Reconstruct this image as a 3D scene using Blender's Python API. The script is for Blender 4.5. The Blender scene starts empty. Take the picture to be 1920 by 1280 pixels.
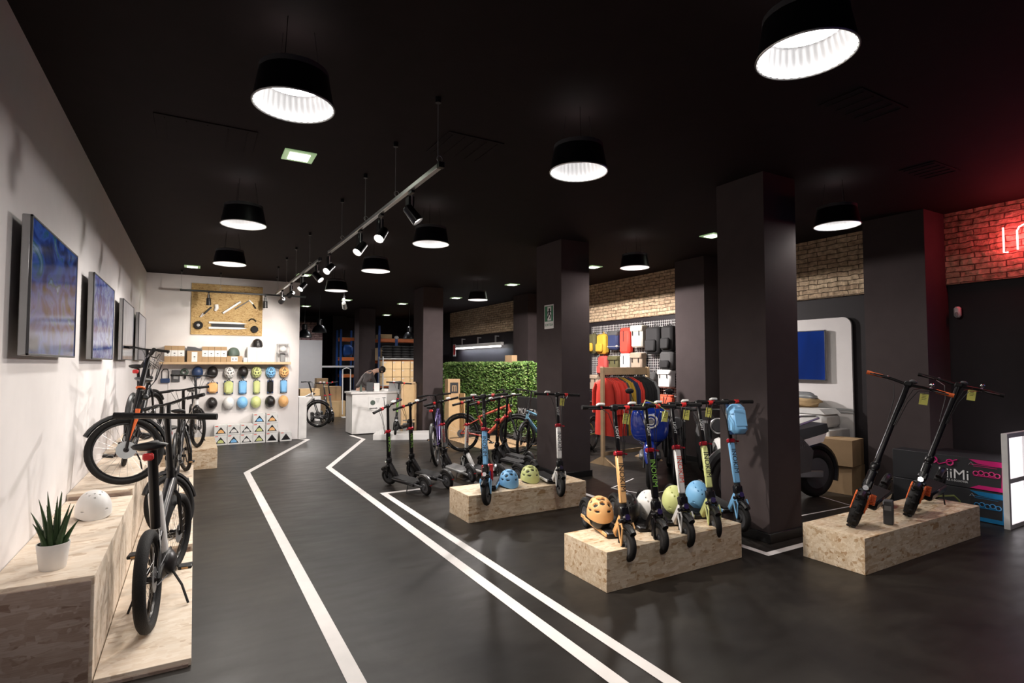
import bpy, math, random
from mathutils import Vector, Matrix
D = bpy.data
SC = bpy.context.scene
COL = SC.collection
PI = math.pi
rnd = random.Random(7)
def rad(a): return a * PI / 180

# ------------------------------------------------------------------ camera
cam_d = D.cameras.new('camera'); cam = D.objects.new('camera', cam_d); COL.objects.link(cam)
cam_d.sensor_width = 36.0; cam_d.lens = 1035 / 1920 * 36.0; cam_d.clip_start = .05; cam_d.clip_end = 80
cam.location = (0, 0, 1.65); cam.rotation_euler = (rad(90 + 2.4), 0, rad(-29.9))
SC.camera = cam
# ------------------------------------------------------------------ world (dim dusk light from the shop front behind the camera)
W = D.worlds.new('world'); SC.world = W; W.use_nodes = True
W.node_tree.nodes['Background'].inputs[0].default_value = (.42, .24, 1.0, 1)
W.node_tree.nodes['Background'].inputs[1].default_value = .045
vs = SC.view_settings; vs.view_transform = 'Standard'; vs.look = 'None'; vs.gamma = 1.0; vs.use_curve_mapping = False
vs.exposure = 0.0
SC.cycles.max_bounces = 6; SC.cycles.diffuse_bounces = 3; SC.cycles.glossy_bounces = 4
SC.cycles.sample_clamp_indirect = 4.0
SC.cycles.caustics_reflective = False; SC.cycles.caustics_refractive = False
CEIL = 3.49

# ------------------------------------------------------------------ materials
def mat(name, col, rough=.5, metal=0, emit=None, es=0, coat=0, var=.06, spec=.5, trans=0, bump=0, bs=60):
    m = D.materials.new(name); m.use_nodes = True
    nt = m.node_tree; b = nt.nodes['Principled BSDF']
    b.inputs['Base Color'].default_value = (*col, 1); b.inputs['Roughness'].default_value = rough
    b.inputs['Metallic'].default_value = metal; b.inputs['Specular IOR Level'].default_value = spec
    b.inputs['Coat Weight'].default_value = coat; b.inputs['Transmission Weight'].default_value = trans
    if emit:
        b.inputs['Emission Color'].default_value = (*emit, 1); b.inputs['Emission Strength'].default_value = es
    if var or bump:
        tc = nt.nodes.new('ShaderNodeTexCoord'); n = nt.nodes.new('ShaderNodeTexNoise')
        n.inputs['Scale'].default_value = 6 if not bump else bs; n.inputs['Detail'].default_value = 4
        nt.links.new(tc.outputs['Object'], n.inputs['Vector'])
        if var:
            r = nt.nodes.new('ShaderNodeValToRGB')
            r.color_ramp.elements[0].position = .3; r.color_ramp.elements[1].position = .7
            r.color_ramp.elements[0].color = (*[c * (1 - var) for c in col], 1)
            r.color_ramp.elements[1].color = (*[min(1, c * (1 + var)) for c in col], 1)
            nt.links.new(n.outputs['Fac'], r.inputs['Fac']); nt.links.new(r.outputs['Color'], b.inputs['Base Color'])
        if bump:
            bp = nt.nodes.new('ShaderNodeBump'); bp.inputs['Strength'].default_value = bump; bp.inputs['Distance'].default_value = .01
            nt.links.new(n.outputs['Fac'], bp.inputs['Height']); nt.links.new(bp.outputs['Normal'], b.inputs['Normal'])
    return m
def N(nt, t, **kw):
    n = nt.nodes.new(t)
    for k, v in kw.items():
        if k in n.inputs: n.inputs[k].default_value = v
        else: setattr(n, k, v)
    return n
def mapping(nt, src, rot=(0, 0, 0), scale=(1, 1, 1), loc=(0, 0, 0)):
    m = nt.nodes.new('ShaderNodeMapping'); m.inputs['Rotation'].default_value = rot
    m.inputs['Scale'].default_value = scale; m.inputs['Location'].default_value = loc
    nt.links.new(src, m.inputs['Vector']); return m.outputs[0]
def ramp(nt, src, stops):
    r = nt.nodes.new('ShaderNodeValToRGB'); e = r.color_ramp.elements
    while len(e) < len(stops): e.new(.5)
    for k, (p, c) in enumerate(stops): e[k].position = p; e[k].color = (*c, 1)
    nt.links.new(src, r.inputs['Fac']); return r.outputs[0]
def mixc(nt, f, a, b, mode='MIX'):
    m = nt.nodes.new('ShaderNodeMix'); m.data_type = 'RGBA'; m.blend_type = mode
    for s, v in ((m.inputs[0], f), (m.inputs[6], a), (m.inputs[7], b)):
        if hasattr(v, 'links'): nt.links.new(v, s)
        elif isinstance(v, (int, float)): s.default_value = v
        else: s.default_value = (*v, 1)
    return m.outputs[2]
def osb(name, lo, mid, hi, sc=1.0, rough=.6, contrast=1.0):
    m = D.materials.new(name); m.use_nodes = True; nt = m.node_tree; b = nt.nodes['Principled BSDF']
    tc = nt.nodes.new('ShaderNodeTexCoord'); o = tc.outputs['Object']
    ns = N(nt, 'ShaderNodeTexNoise', Scale=5.0, Detail=2.0); nt.links.new(o, ns.inputs['Vector'])
    dv = nt.nodes.new('ShaderNodeVectorMath'); dv.operation = 'MULTIPLY_ADD'
    nt.links.new(ns.outputs['Color'], dv.inputs[0]); dv.inputs[1].default_value = (.05, .05, .05); nt.links.new(o, dv.inputs[2])
    cols = []
    for k, rot in enumerate(((.5, .35, .6), (-.7, .9, 2.0), (1.3, -.5, -.9))):
        v = N(nt, 'ShaderNodeTexVoronoi', Scale=1.0); v.feature = 'F1'
        nt.links.new(mapping(nt, dv.outputs[0], rot, (8 * sc, 40 * sc, 40 * sc), (k * 3.1, k, 0)), v.inputs['Vector'])
        bw = nt.nodes.new('ShaderNodeSeparateColor'); nt.links.new(v.outputs['Color'], bw.inputs[0])
        cols.append(bw.outputs[0])
    c0 = ramp(nt, cols[0], ((0, mid), (.25, hi), (.6, mid), (.93, mid), (1, lo)))
    c1 = ramp(nt, cols[1], ((0, hi), (.5, mid), (.92, hi), (1, lo)))
    c2 = ramp(nt, cols[2], ((0, hi), (.75, mid), (.97, lo)))
    n1 = N(nt, 'ShaderNodeTexNoise', Scale=13.0 * sc, Detail=2.0); nt.links.new(o, n1.inputs['Vector'])
    f1 = ramp(nt, n1.outputs['Fac'], ((.47, (0, 0, 0)), (.5, (1, 1, 1))))
    n2 = N(nt, 'ShaderNodeTexNoise', Scale=17.0 * sc, Detail=2.0); nt.links.new(mapping(nt, o, (0, 0, 0), (1, 1, 1), (5, 2, 1)), n2.inputs['Vector'])
    f2 = ramp(nt, n2.outputs['Fac'], ((.5, (0, 0, 0)), (.53, (1, 1, 1))))
    c = mixc(nt, f2, mixc(nt, f1, c0, c1), c2)
    g = N(nt, 'ShaderNodeTexNoise', Scale=1.0, Detail=4.0); nt.links.new(mapping(nt, o, (.5, .35, .6), (12, 160, 160)), g.inputs['Vector'])
    gc = ramp(nt, g.outputs['Fac'], ((.3, (.82, .8, .78)), (.6, (1, 1, 1))))
    c = mixc(nt, .8 * contrast, c, gc, 'MULTIPLY')
    nt.links.new(c, b.inputs['Base Color']); b.inputs['Roughness'].default_value = rough; b.inputs['Specular IOR Level'].default_value = .3
    bp = N(nt, 'ShaderNodeBump', Strength=.25, Distance=.004); nt.links.new(cols[0], bp.inputs['Height']); nt.links.new(bp.outputs[0], b.inputs['Normal'])
    return m
def brick(name, c1, c2, mortar, ax='y'):
    m = D.materials.new(name); m.use_nodes = True; nt = m.node_tree; b = nt.nodes['Principled BSDF']
    tc = nt.nodes.new('ShaderNodeTexCoord'); sp = nt.nodes.new('ShaderNodeSeparateXYZ'); cb = nt.nodes.new('ShaderNodeCombineXYZ')
    nd = N(nt, 'ShaderNodeTexNoise', Scale=7.0, Detail=3.0); nt.links.new(tc.outputs['Object'], nd.inputs['Vector'])
    dv = nt.nodes.new('ShaderNodeVectorMath'); dv.operation = 'MULTIPLY_ADD'
    nt.links.new(nd.outputs['Color'], dv.inputs[0]); dv.inputs[1].default_value = (.045, .045, .045); nt.links.new(tc.outputs['Object'], dv.inputs[2])
    nt.links.new(dv.outputs[0], sp.inputs[0]); nt.links.new(sp.outputs[1 if ax == 'y' else 0], cb.inputs[0]); nt.links.new(sp.outputs[2], cb.inputs[1])
    br = N(nt, 'ShaderNodeTexBrick', Scale=1.0); nt.links.new(cb.outputs[0], br.inputs['Vector'])
    br.inputs['Brick Width'].default_value = .29; br.inputs['Row Height'].default_value = .068; br.inputs['Mortar Size'].default_value = .006
    br.inputs['Mortar Smooth'].default_value = .4; br.inputs['Bias'].default_value = 0
    br.inputs['Color1'].default_value = (*c1, 1); br.inputs['Color2'].default_value = (*c2, 1); br.inputs['Mortar'].default_value = (*mortar, 1)
    n2 = N(nt, 'ShaderNodeTexNoise', Scale=14.0, Detail=5.0); nt.links.new(tc.outputs['Object'], n2.inputs['Vector'])
    g = ramp(nt, n2.outputs['Fac'], ((.28, (.35, .33, .3)), (.6, (1.0, 1.0, 1.0))))
    nt.links.new(mixc(nt, .85, br.outputs['Color'], g, 'MULTIPLY'), b.inputs['Base Color'])
    ad = nt.nodes.new('ShaderNodeMath'); ad.operation = 'MULTIPLY_ADD'; nt.links.new(n2.outputs['Fac'], ad.inputs[0]); ad.inputs[1].default_value = .5
    iv = nt.nodes.new('ShaderNodeMath'); iv.operation = 'SUBTRACT'; iv.inputs[0].default_value = 1; nt.links.new(br.outputs['Fac'], iv.inputs[1])
    nt.links.new(iv.outputs[0], ad.inputs[2])
    bp = N(nt, 'ShaderNodeBump', Strength=1.0, Distance=.06); nt.links.new(ad.outputs[0], bp.inputs['Height']); nt.links.new(bp.outputs[0], b.inputs['Normal'])
    b.inputs['Roughness'].default_value = .85
    return m
def floor_mat():
    m = D.materials.new('polished_concrete'); m.use_nodes = True; nt = m.node_tree; b = nt.nodes['Principled BSDF']
    tc = nt.nodes.new('ShaderNodeTexCoord'); o = tc.outputs['Object']
    n = N(nt, 'ShaderNodeTexNoise', Scale=1.3, Detail=8.0, Roughness=.65, Distortion=.8); nt.links.new(o, n.inputs['Vector'])
    nt.links.new(ramp(nt, n.outputs['Fac'], ((.3, (.0115, .0092, .0082)), (.5, (.0185, .0155, .0135)), (.7, (.031, .027, .0225)))), b.inputs['Base Color'])
    n2 = N(nt, 'ShaderNodeTexNoise', Scale=3.0, Detail=6.0); nt.links.new(mapping(nt, o, (0, 0, .5), (1, 3, 1)), n2.inputs['Vector'])
    r = ramp(nt, n2.outputs['Fac'], ((.3, (.36, .36, .36)), (.7, (.46, .46, .46))))
    nt.links.new(r, b.inputs['Roughness']); b.inputs['Specular IOR Level'].default_value = .22
    bp = N(nt, 'ShaderNodeBump', Strength=.02, Distance=.01); nt.links.new(n2.outputs['Fac'], bp.inputs['Height']); nt.links.new(bp.outputs[0], b.inputs['Normal'])
    return m
def screen_mat(name, stops, es, scale=(2, 2, 2), seed=0, rough=.12):
    m = D.materials.new(name); m.use_nodes = True; nt = m.node_tree; b = nt.nodes['Principled BSDF']
    tc = nt.nodes.new('ShaderNodeTexCoord')
    n = N(nt, 'ShaderNodeTexNoise', Scale=1.6, Detail=3.0, Distortion=1.2)
    nt.links.new(mapping(nt, tc.outputs['Object'], (0, 0, 0), scale, (seed, seed * 2, seed)), n.inputs['Vector'])
    c = ramp(nt, n.outputs['Fac'], stops)
    b.inputs['Base Color'].default_value = (.01, .01, .015, 1); b.inputs['Roughness'].default_value = rough; b.inputs['Specular IOR Level'].default_value = .12
    nt.links.new(c, b.inputs['Emission Color']); b.inputs['Emission Strength'].default_value = es
    return m
M = {}
M['floor'] = floor_mat()
M['ceiling'] = mat('black_ceiling_paint', (.015, .0095, .010), .8, var=.08, spec=.12)
M['white_wall'] = mat('white_wall_paint', (.76, .72, .71), .7, var=.02)
M['black_wall'] = mat('black_wall_paint', (.016, .012, .014), .6, var=.08, spec=.3)
M['col'] = mat('dark_column_paint', (.062, .048, .048), .8, var=.06, spec=.12)
M['brick'] = brick('aged_brown_brick', (.52, .36, .23), (.74, .57, .38), (.16, .11, .07))
M['glassblock'] = brick('brown_glass_block', (.34, .2, .2), (.5, .33, .3), (.05, .03, .03), 'x')
M['stripe'] = mat('white_floor_tape', (.72, .68, .66), .5, var=.05)
M['osb'] = osb('osb_board', (.48, .30, .16), (.68, .51, .34), (.86, .72, .55))
M['osb_dk'] = osb('osb_wall_board', (.22, .11, .03), (.46, .29, .11), (.62, .44, .2), 2.2)
M['ply'] = osb('pale_osb_bench', (.60, .46, .34), (.76, .63, .50), (.84, .73, .61), .7, contrast=.5)
M['ply_end'] = osb('osb_end_panel', (.20, .13, .10), (.30, .22, .18), (.38, .30, .26), .8)
M['black'] = mat('black_plastic', (.009, .0085, .009), .36)
M['satin'] = mat('satin_black_metal', (.011, .010, .011), .28, .3)
M['rubber'] = mat('black_rubber', (.010, .009, .009), .7, spec=.3, var=.15, bump=.4, bs=160)
M['chrome'] = mat('chrome', (.7, .7, .72), .15, 1, var=0)
M['alu'] = mat('brushed_aluminium', (.5, .5, .5), .35, .9, var=.05)
M['grey'] = mat('grey_plastic', (.28, .28, .28), .5)
M['dgrey'] = mat('dark_grey_plastic', (.07, .07, .075), .5)
M['silver'] = mat('silver_paint', (.42, .42, .42), .35, .4)
M['white'] = mat('white_lacquer', (.78, .76, .74), .35)
M['paper'] = mat('white_paper', (.78, .77, .75), .8)
M['orange'] = mat('pale_orange_paint', (.88, .49, .20), .42)
M['blue'] = mat('sky_blue_paint', (.22, .50, .82), .42)
M['lime'] = mat('pale_lime_paint', (.62, .66, .27), .42)
M['wht_h'] = mat('white_helmet_shell', (.80, .78, .76), .4)
M['blk_h'] = mat('black_helmet_shell', (.011, .009, .009), .35)
M['navy_h'] = mat('navy_helmet_shell', (.02, .045, .12), .45)
M['green_h'] = mat('grey_green_helmet_shell', (.07, .10, .08), .5)
M['red'] = mat('red_anodised', (.5, .015, .03), .3, .4)
M['redp'] = mat('red_plastic', (.65, .03, .03), .35)
M['hotor'] = mat('bright_orange_rubber', (.95, .18, .04), .5)
M['card'] = mat('cardboard', (.40, .26, .14), .85, var=.08)
M['card_l'] = mat('light_cardboard', (.55, .38, .20), .85, var=.08)
M['wood'] = mat('light_pine_wood', (.58, .40, .23), .6, var=.12)
M['yellow'] = mat('yellow_price_card', (.72, .68, .16), .7)
M['txt_dk'] = mat('dark_print', (.012, .012, .015), .6, var=0)
M['txt_wh'] = mat('white_print', (.75, .75, .75), .6, var=0)
M['txt_red'] = mat('red_print', (.75, .06, .03), .6, var=0)
M['txt_gr'] = mat('green_print', (.30, .62, .10), .6, var=0)
M['txt_or'] = mat('orange_print', (.75, .22, .06), .6, var=0)
M['glow_w'] = mat('lamp_diffuser', (1, 1, 1), .5, emit=(1, .97, .93), es=13, var=0)
M['glow_s'] = mat('spot_lens', (1, 1, 1), .5, emit=(1, .93, .84), es=40, var=0)
M['glow_g'] = mat('square_light_diffuser', (1, 1, 1), .5, emit=(.93, 1, .78), es=4, var=0)
M['glow_edge'] = mat('light_green_glass_frame', (.3, .4, .25), .2, emit=(.6, .9, .45), es=.35, var=0)
M['refl'] = mat('ribbed_reflector', (.9, .9, .92), .45, .8, var=0)
M['lamp'] = mat('black_lamp_housing', (.008, .008, .010), .35, .3, var=0)
M['neon'] = mat('red_neon_tube', (1, .2, .2), .4, emit=(1, .13, .12), es=14, var=0)
M['leaf'] = mat('artificial_leaf_green', (.12, .23, .05), .55, var=.5)
M['leaf2'] = mat('artificial_leaf_pale', (.26, .36, .11), .55, var=.3)
M['aloe'] = mat('aloe_green', (.045, .085, .03), .45, var=.35)
M['soil'] = mat('potting_soil', (.03, .02, .015), .95)
M['skin'] = mat('human_skin', (.55, .33, .24), .55)
M['shirt'] = mat('dark_grey_checked_shirt', (.07, .06, .06), .8, var=.5)
M['hair'] = mat('dark_hair', (.02, .012, .01), .6)
M['beam'] = mat('orange_rack_beam', (.85, .22, .06), .45)
M['upr'] = mat('blue_rack_upright', (.02, .08, .30), .45)
M['glassc'] = mat('clear_plastic', (.75, .78, .7), .1, trans=.6)
M['mopblue'] = mat('gloss_blue_moped_paint', (.01, .035, .30), .12, coat=1, var=0)
M['violet'] = mat('dark_violet_paint', (.05, .03, .12), .25, .3)
M['coral'] = mat('coral_red_paint', (.62, .10, .06), .35); M['cyan'] = mat('light_blue_bike_paint', (.20, .45, .62), .35)
M['darkmesh'] = mat('dark_slatted_panel', (.02, .02, .022), .6)

# ------------------------------------------------------------------ mesh builder
class MB:
    def __init__(s, Mx=None):
        s.v = []; s.f = []; s.mi = []; s.k = 0; s.M = Mx.copy() if Mx else Matrix.Identity(4)
    def add(s, vs_, fs):
        o = len(s.v); Mx = s.M
        s.v += [tuple(Mx @ Vector(p)) for p in vs_]
        s.f += [tuple(i + o for i in f) for f in fs]; s.mi += [s.k] * len(fs); return s
    def box(s, c, d, b=0, R=None):
        hx, hy, hz = d[0] / 2, d[1] / 2, d[2] / 2; c = Vector(c)
        h = (hx, hy, hz); b = min(b, hx * .98, hy * .98, hz * .98)
        pts = []; idx = {}
        if b <= 0:
            for sx in (-1, 1):
                for sy in (-1, 1):
                    for sz in (-1, 1): idx[(sx, sy, sz)] = len(pts); pts.append(Vector((sx * hx, sy * hy, sz * hz)))
            fs = []
            for a in range(3):
                o1, o2 = (a + 1) % 3, (a + 2) % 3
                for sg in (-1, 1):
                    q = []
                    for u, w in ((-1, -1), (1, -1), (1, 1), (-1, 1)):
                        k = [0, 0, 0]; k[a] = sg; k[o1] = u; k[o2] = w; q.append(idx[tuple(k)])
                    fs.append(q if sg > 0 else q[::-1])
        else:
            for sx in (-1, 1):
                for sy in (-1, 1):
                    for sz in (-1, 1):
                        for a in range(3):
                            p = [sx * (hx - b), sy * (hy - b), sz * (hz - b)]; p[a] = (sx, sy, sz)[a] * h[a]
                            idx[(sx, sy, sz, a)] = len(pts); pts.append(Vector(p))
            fs = []
            for a in range(3):
                o1, o2 = (a + 1) % 3, (a + 2) % 3
                for sg in (-1, 1):
                    q = []
                    for u, w in ((-1, -1), (1, -1), (1, 1), (-1, 1)):
                        k = [0, 0, 0]; k[a] = sg; k[o1] = u; k[o2] = w; q.append(idx[(*k, a)])
                    fs.append(q)
                for u in (-1, 1):
                    for w in (-1, 1):
                        k1 = [0, 0, 0]; k1[o1] = u; k1[o2] = w; k2 = list(k1); k1[a] = -1; k2[a] = 1
                        fs.append([idx[(*k1, o1)], idx[(*k2, o1)], idx[(*k2, o2)], idx[(*k1, o2)]])
            for sx in (-1, 1):
                for sy in (-1, 1):
                    for sz in (-1, 1): fs.append([idx[(sx, sy, sz, a)] for a in range(3)])
            out = []
            for q in fs:
                n = (pts[q[1]] - pts[q[0]]).cross(pts[q[2]] - pts[q[0]]); cc = sum((pts[i] for i in q), Vector())
                out.append(q if n.dot(cc) > 0 else q[::-1])
            fs = out
        if R is not None: pts = [R @ p for p in pts]
        return s.add([p + c for p in pts], fs)
    def seg(s, p1, p2, w, d, b=0, up=(0, 0, 1)):      # box beam from p1 to p2
        p1, p2 = Vector(p1), Vector(p2); z = (p2 - p1); L = z.length; z.normalize(); u = Vector(up)
        x = u.cross(z)
        if x.length < 1e-3: x = Vector((1, 0, 0)).cross(z) if abs(z.x) < .9 else Vector((0, 1, 0)).cross(z)
        x.normalize(); y = z.cross(x)
        R = Matrix((x, y, z)).transposed()
        return s.box((p1 + p2) / 2, (w, d, L), b, R)
    def tube(s, pts, r, n=8, cap=True, closed=False):
        P = [Vector(p) for p in pts]; m = len(P)
        rs = r if isinstance(r, (list, tuple)) else [r] * m
        T = []
        for i in range(m):
            a = P[(i - 1) % m] if (closed or i) else P[0]; b = P[(i + 1) % m] if (closed or i < m - 1) else P[-1]
            T.append((b - a).normalized())
        u = Vector((0, 0, 1)) if abs(T[0].z) < .9 else Vector((1, 0, 0))
        u = (u - T[0] * u.dot(T[0])).normalized(); vs_ = []
        for i in range(m):
            u = (u - T[i] * u.dot(T[i]))
            if u.length < 1e-5: u = T[i].orthogonal()
            u.normalize(); w = T[i].cross(u)
            for j in range(n):
                a = 2 * PI * j / n; vs_.append(P[i] + (u * math.cos(a) + w * math.sin(a)) * rs[i])
        fs = []
        for i in range(m if closed else m - 1):
            k = (i + 1) % m
            for j in range(n): fs.append((i * n + j, i * n + (j + 1) % n, k * n + (j + 1) % n, k * n + j))
        if cap and not closed: fs.append(tuple(range(n))[::-1]); fs.append(tuple((m - 1) * n + j for j in range(n)))
        return s.add(vs_, fs)
    def cyl(s, p1, p2, r, r2=None, n=14): return s.tube([p1, p2], [r, r if r2 is None else r2], n)
    def torus(s, c, R_, r, ax='y', n=28, m=8, sq=1.0):
        vs_ = []; c = Vector(c)
        for i in range(n):
            a = 2 * PI * i / n
            for j in range(m):
                b = 2 * PI * j / m; q = R_ + r * math.cos(b); h = r * sq * math.sin(b)
                if ax == 'y': p = (q * math.cos(a), h, q * math.sin(a))
                elif ax == 'z': p = (q * math.cos(a), q * math.sin(a), h)
                else: p = (h, q * math.cos(a), q * math.sin(a))
                vs_.append(c + Vector(p))
        fs = []
        for i in range(n):
            k = (i + 1) % n
            for j in range(m):
                l = (j + 1) % m; q = (i * m + j, i * m + l, k * m + l, k * m + j)
                fs.append(q if ax == 'y' else q[::-1])
        return s.add(vs_, fs)
    def lathe(s, prof, n=24, c=(0, 0, 0), ax='z', rib=0, cap=True):
        vs_ = []; c = Vector(c)
        for r, h in prof:
            for j in range(n):
                a = 2 * PI * j / n; q = r * (1 + (rib if j % 2 else -rib))
                x, y = q * math.cos(a), q * math.sin(a)
                vs_.append(c + Vector((x, y, h) if ax == 'z' else ((x, h, y) if ax == 'y' else (h, x, y))))
        fs = []
        for i in range(len(prof) - 1):
            for j in range(n):
                q = (i * n + j, i * n + (j + 1) % n, (i + 1) * n + (j + 1) % n, (i + 1) * n + j)
                fs.append(q if ax != 'y' else q[::-1])
        if cap and prof[0][0] > 1e-4: fs.append(tuple(range(n))[::-1] if ax != 'y' else tuple(range(n)))
        if cap and prof[-1][0] > 1e-4:
            t = tuple((len(prof) - 1) * n + j for j in range(n)); fs.append(t if ax != 'y' else t[::-1])
        return s.add(vs_, fs)
    def ell(s, c, d, n=16, m=10, p=1.0):
        c = Vector(c); vs_ = []; fs = []
        def pw(x): return math.copysign(abs(x) ** p, x)
        for i in range(m + 1):
            t = -PI / 2 + PI * i / m
            for j in range(n):
                a = 2 * PI * j / n
                vs_.append(c + Vector((d[0] * pw(math.cos(t)) * pw(math.cos(a)), d[1] * pw(math.cos(t)) * pw(math.sin(a)), d[2] * pw(math.sin(t)))))
        for i in range(m):
            for j in range(n): fs.append((i * n + j, i * n + (j + 1) % n, (i + 1) * n + (j + 1) % n, (i + 1) * n + j))
        return s.add(vs_, fs)
    def prism(s, poly, h0, h1, pl='xz'):              # polygon extruded along the remaining axis
        def P(u, w, h): return (u, h, w) if pl == 'xz' else ((u, w, h) if pl == 'xy' else (h, u, w))
        A = sum(poly[i][0] * poly[(i + 1) % len(poly)][1] - poly[(i + 1) % len(poly)][0] * poly[i][1] for i in range(len(poly)))
        if (A < 0) != (pl == 'xz'): poly = poly[::-1]
        if h0 > h1: h0, h1 = h1, h0
        n = len(poly); vs_ = [P(u, w, h0) for u, w in poly] + [P(u, w, h1) for u, w in poly]
        fs = [tuple(range(n))[::-1], tuple(range(n, 2 * n))] + [(i, (i + 1) % n, n + (i + 1) % n, n + i) for i in range(n)]
        return s.add(vs_, fs)
    def build(s, name, mats, parent=None, ang=38):
        me = D.meshes.new(name); me.from_pydata(s.v, [], s.f)
        for mm in (mats if isinstance(mats, (list, tuple)) else [mats]): me.materials.append(M[mm] if isinstance(mm, str) else mm)
        me.polygons.foreach_set('material_index', s.mi); me.polygons.foreach_set('use_smooth', [True] * len(s.f))
        me.update()
        if ang: me.set_sharp_from_angle(angle=rad(ang))
        o = D.objects.new(name, me); COL.objects.link(o)
        if parent is not None: o.parent = parent
        return o
def tag(o, label=None, cat=None, group=None, kind=None):
    if label: o['label'] = label
    if cat: o['category'] = cat
    if group: o['group'] = group
    if kind: o['kind'] = kind
    return o
def thing(name, label, cat, loc=(0, 0, 0), rz=0, group=None, roll=0):
    o = D.objects.new(name, None); COL.objects.link(o); o.location = loc; o.rotation_euler = (rad(roll), 0, rad(rz))
    o.empty_display_size = .1
    return tag(o, label, cat, group)
def put(o, loc, rz=0, rx=0, ry=0):
    o.location = loc; o.rotation_euler = (rad(rx), rad(ry), rad(rz)); return o
def kids(o): return list(o.children)
def dup(o, loc=None, rz=None, label=None, group=None, parent=None):
    c = o.copy(); COL.objects.link(c)
    if parent is not None: c.parent = parent
    if loc is not None: c.location = loc
    if rz is not None: c.rotation_euler = (o.rotation_euler.x, o.rotation_euler.y, rad(rz))
    if label: c['label'] = label
    if group: c['group'] = group
    for k in kids(o): dup(k, parent=c)
    return c
def struct(name, mb, m): return tag(mb.build(name, m), kind='structure')
_tx = {}
def text(body, size, m, mx, parent, name='lettering', ext=.0006, align='CENTER'):
    key = (body, round(size, 4), ext, align)
    if key not in _tx:
        cu = D.curves.new('t', 'FONT'); cu.body = body; cu.size = size; cu.extrude = ext; cu.align_x = align; cu.align_y = 'CENTER'; cu.resolution_u = 3
        ob = D.objects.new('t', cu); COL.objects.link(ob); bpy.context.view_layer.update()
        me = D.meshes.new_from_object(ob.evaluated_get(bpy.context.evaluated_depsgraph_get()))
        D.objects.remove(ob); _tx[key] = me
    me = _tx[key].copy(); me.materials.clear(); me.materials.append(M[m])
    me.transform(mx)
    o = D.objects.new(name, me); COL.objects.link(o)
    if parent is not None: o.parent = parent
    return o
def frame(X, Y, Z, o=(0, 0, 0)):
    r = Matrix((X, Y, Z)).transposed().to_4x4(); r.translation = Vector(o); return r
FX = lambda o: frame((0, -1, 0), (0, 0, 1), (-1, 0, 0), o)      # text on a face that looks towards -x
FY = lambda o: frame((1, 0, 0), (0, 0, 1), (0, -1, 0), o)       # text on a face that looks towards -y
FPX = lambda o: frame((0, 1, 0), (0, 0, 1), (1, 0, 0), o)
def spot(name, loc, tgt, e, col=(1, .93, .85), ang=60, r=.04, blend=.6, parent=None):
    l = D.lights.new(name, 'SPOT'); l.energy = e; l.color = col; l.spot_size = rad(ang); l.spot_blend = blend; l.shadow_soft_size = r
    o = D.objects.new(name, l); COL.objects.link(o); o.location = loc
    o.rotation_euler = (Vector(tgt) - Vector(loc)).to_track_quat('-Z', 'Y').to_euler()
    if parent is not None: o.parent = parent
    return o
def arc(c, r, a0, a1, n=10, pl='xz', k=0):
    out = []
    for i in range(n + 1):
        a = rad(a0 + (a1 - a0) * i / n); u, w = c[0] + r * math.cos(a), c[1] + r * math.sin(a)
        out.append((u, k, w) if pl == 'xz' else ((u, w, k) if pl == 'xy' else (k, u, w)))
    return out
# ------------------------------------------------------------------ room shell
def slab(name, x0, x1, y0, y1, z0, z1, m): return struct(name, MB().box(((x0 + x1) / 2, (y0 + y1) / 2, (z0 + z1) / 2), (x1 - x0, y1 - y0, z1 - z0)), m)
slab('floor', -1.2, 9, -4, 23, -.1, 0, 'floor')
slab('ceiling', -1.2, 9, -4, 23, CEIL, CEIL + .1, 'ceiling')
slab('wall_left', -1.06, -.86, -4, 13.1, 0, CEIL, 'white_wall')
slab('wall_back', -1.06, 2.03, 13.1, 13.3, 0, CEIL, 'white_wall')
slab('wall_right', 7.98, 8.18, -4, 23, 0, CEIL, 'black_wall')
slab('wall_far', 2.0, 8.1, 22, 22.2, 0, CEIL, 'black_wall')
slab('wall_storage_left', 1.9, 2.03, 13.3, 22, 0, CEIL, 'black_wall')
b = MB()
b.box((7.96, 1.2, 3.055), (.06, 4.1, .87)); b.box((7.96, 11.0, 3.055), (.06, 14.5, .87))
struct('wall_right_brick', b, 'brick')
slab('wall_storage_white', 2.03, 3.86, 20.0, 20.1, 0, 2.5, 'white_wall')
slab('wall_storage_glass_block', 2.03, 3.86, 20.0, 20.1, 2.5, 3.12, 'glassblock')
b = MB(); b.seg((3.86, 20.0, 1.58), (4.47, 21.5, 1.58), 3.16, .06, up=(0, 0, 1)); struct('wall_storage_oblique', b, 'white_wall')
# pilasters and free-standing columns, each with its low plinth
def column(x0, x1, y0, y1):
    o = slab('column', x0, x1, y0, y1, 0, CEIL, 'col')
    c = MB().box(((x0 + x1) / 2, (y0 + y1) / 2, .045), (x1 - x0 + .05, y1 - y0 + .05, .09), .004).build('plinth', 'black', o)
    return o
for a in ((4.65, 5.14, 3.30, 3.84), (4.62, 5.13, 6.59, 7.26), (4.66, 5.16, 12.3, 12.95), (4.62, 5.15, 18.0, 18.6),
          (7.43, 8.0, 3.17, 3.86), (7.43, 8.0, 6.42, 7.07), (7.43, 8.0, 12.1, 12.85)): column(*a)
slab('wall_storage_dark', 4.5, 5.0, 21.4, 21.6, 0, CEIL, 'black_wall')
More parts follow.
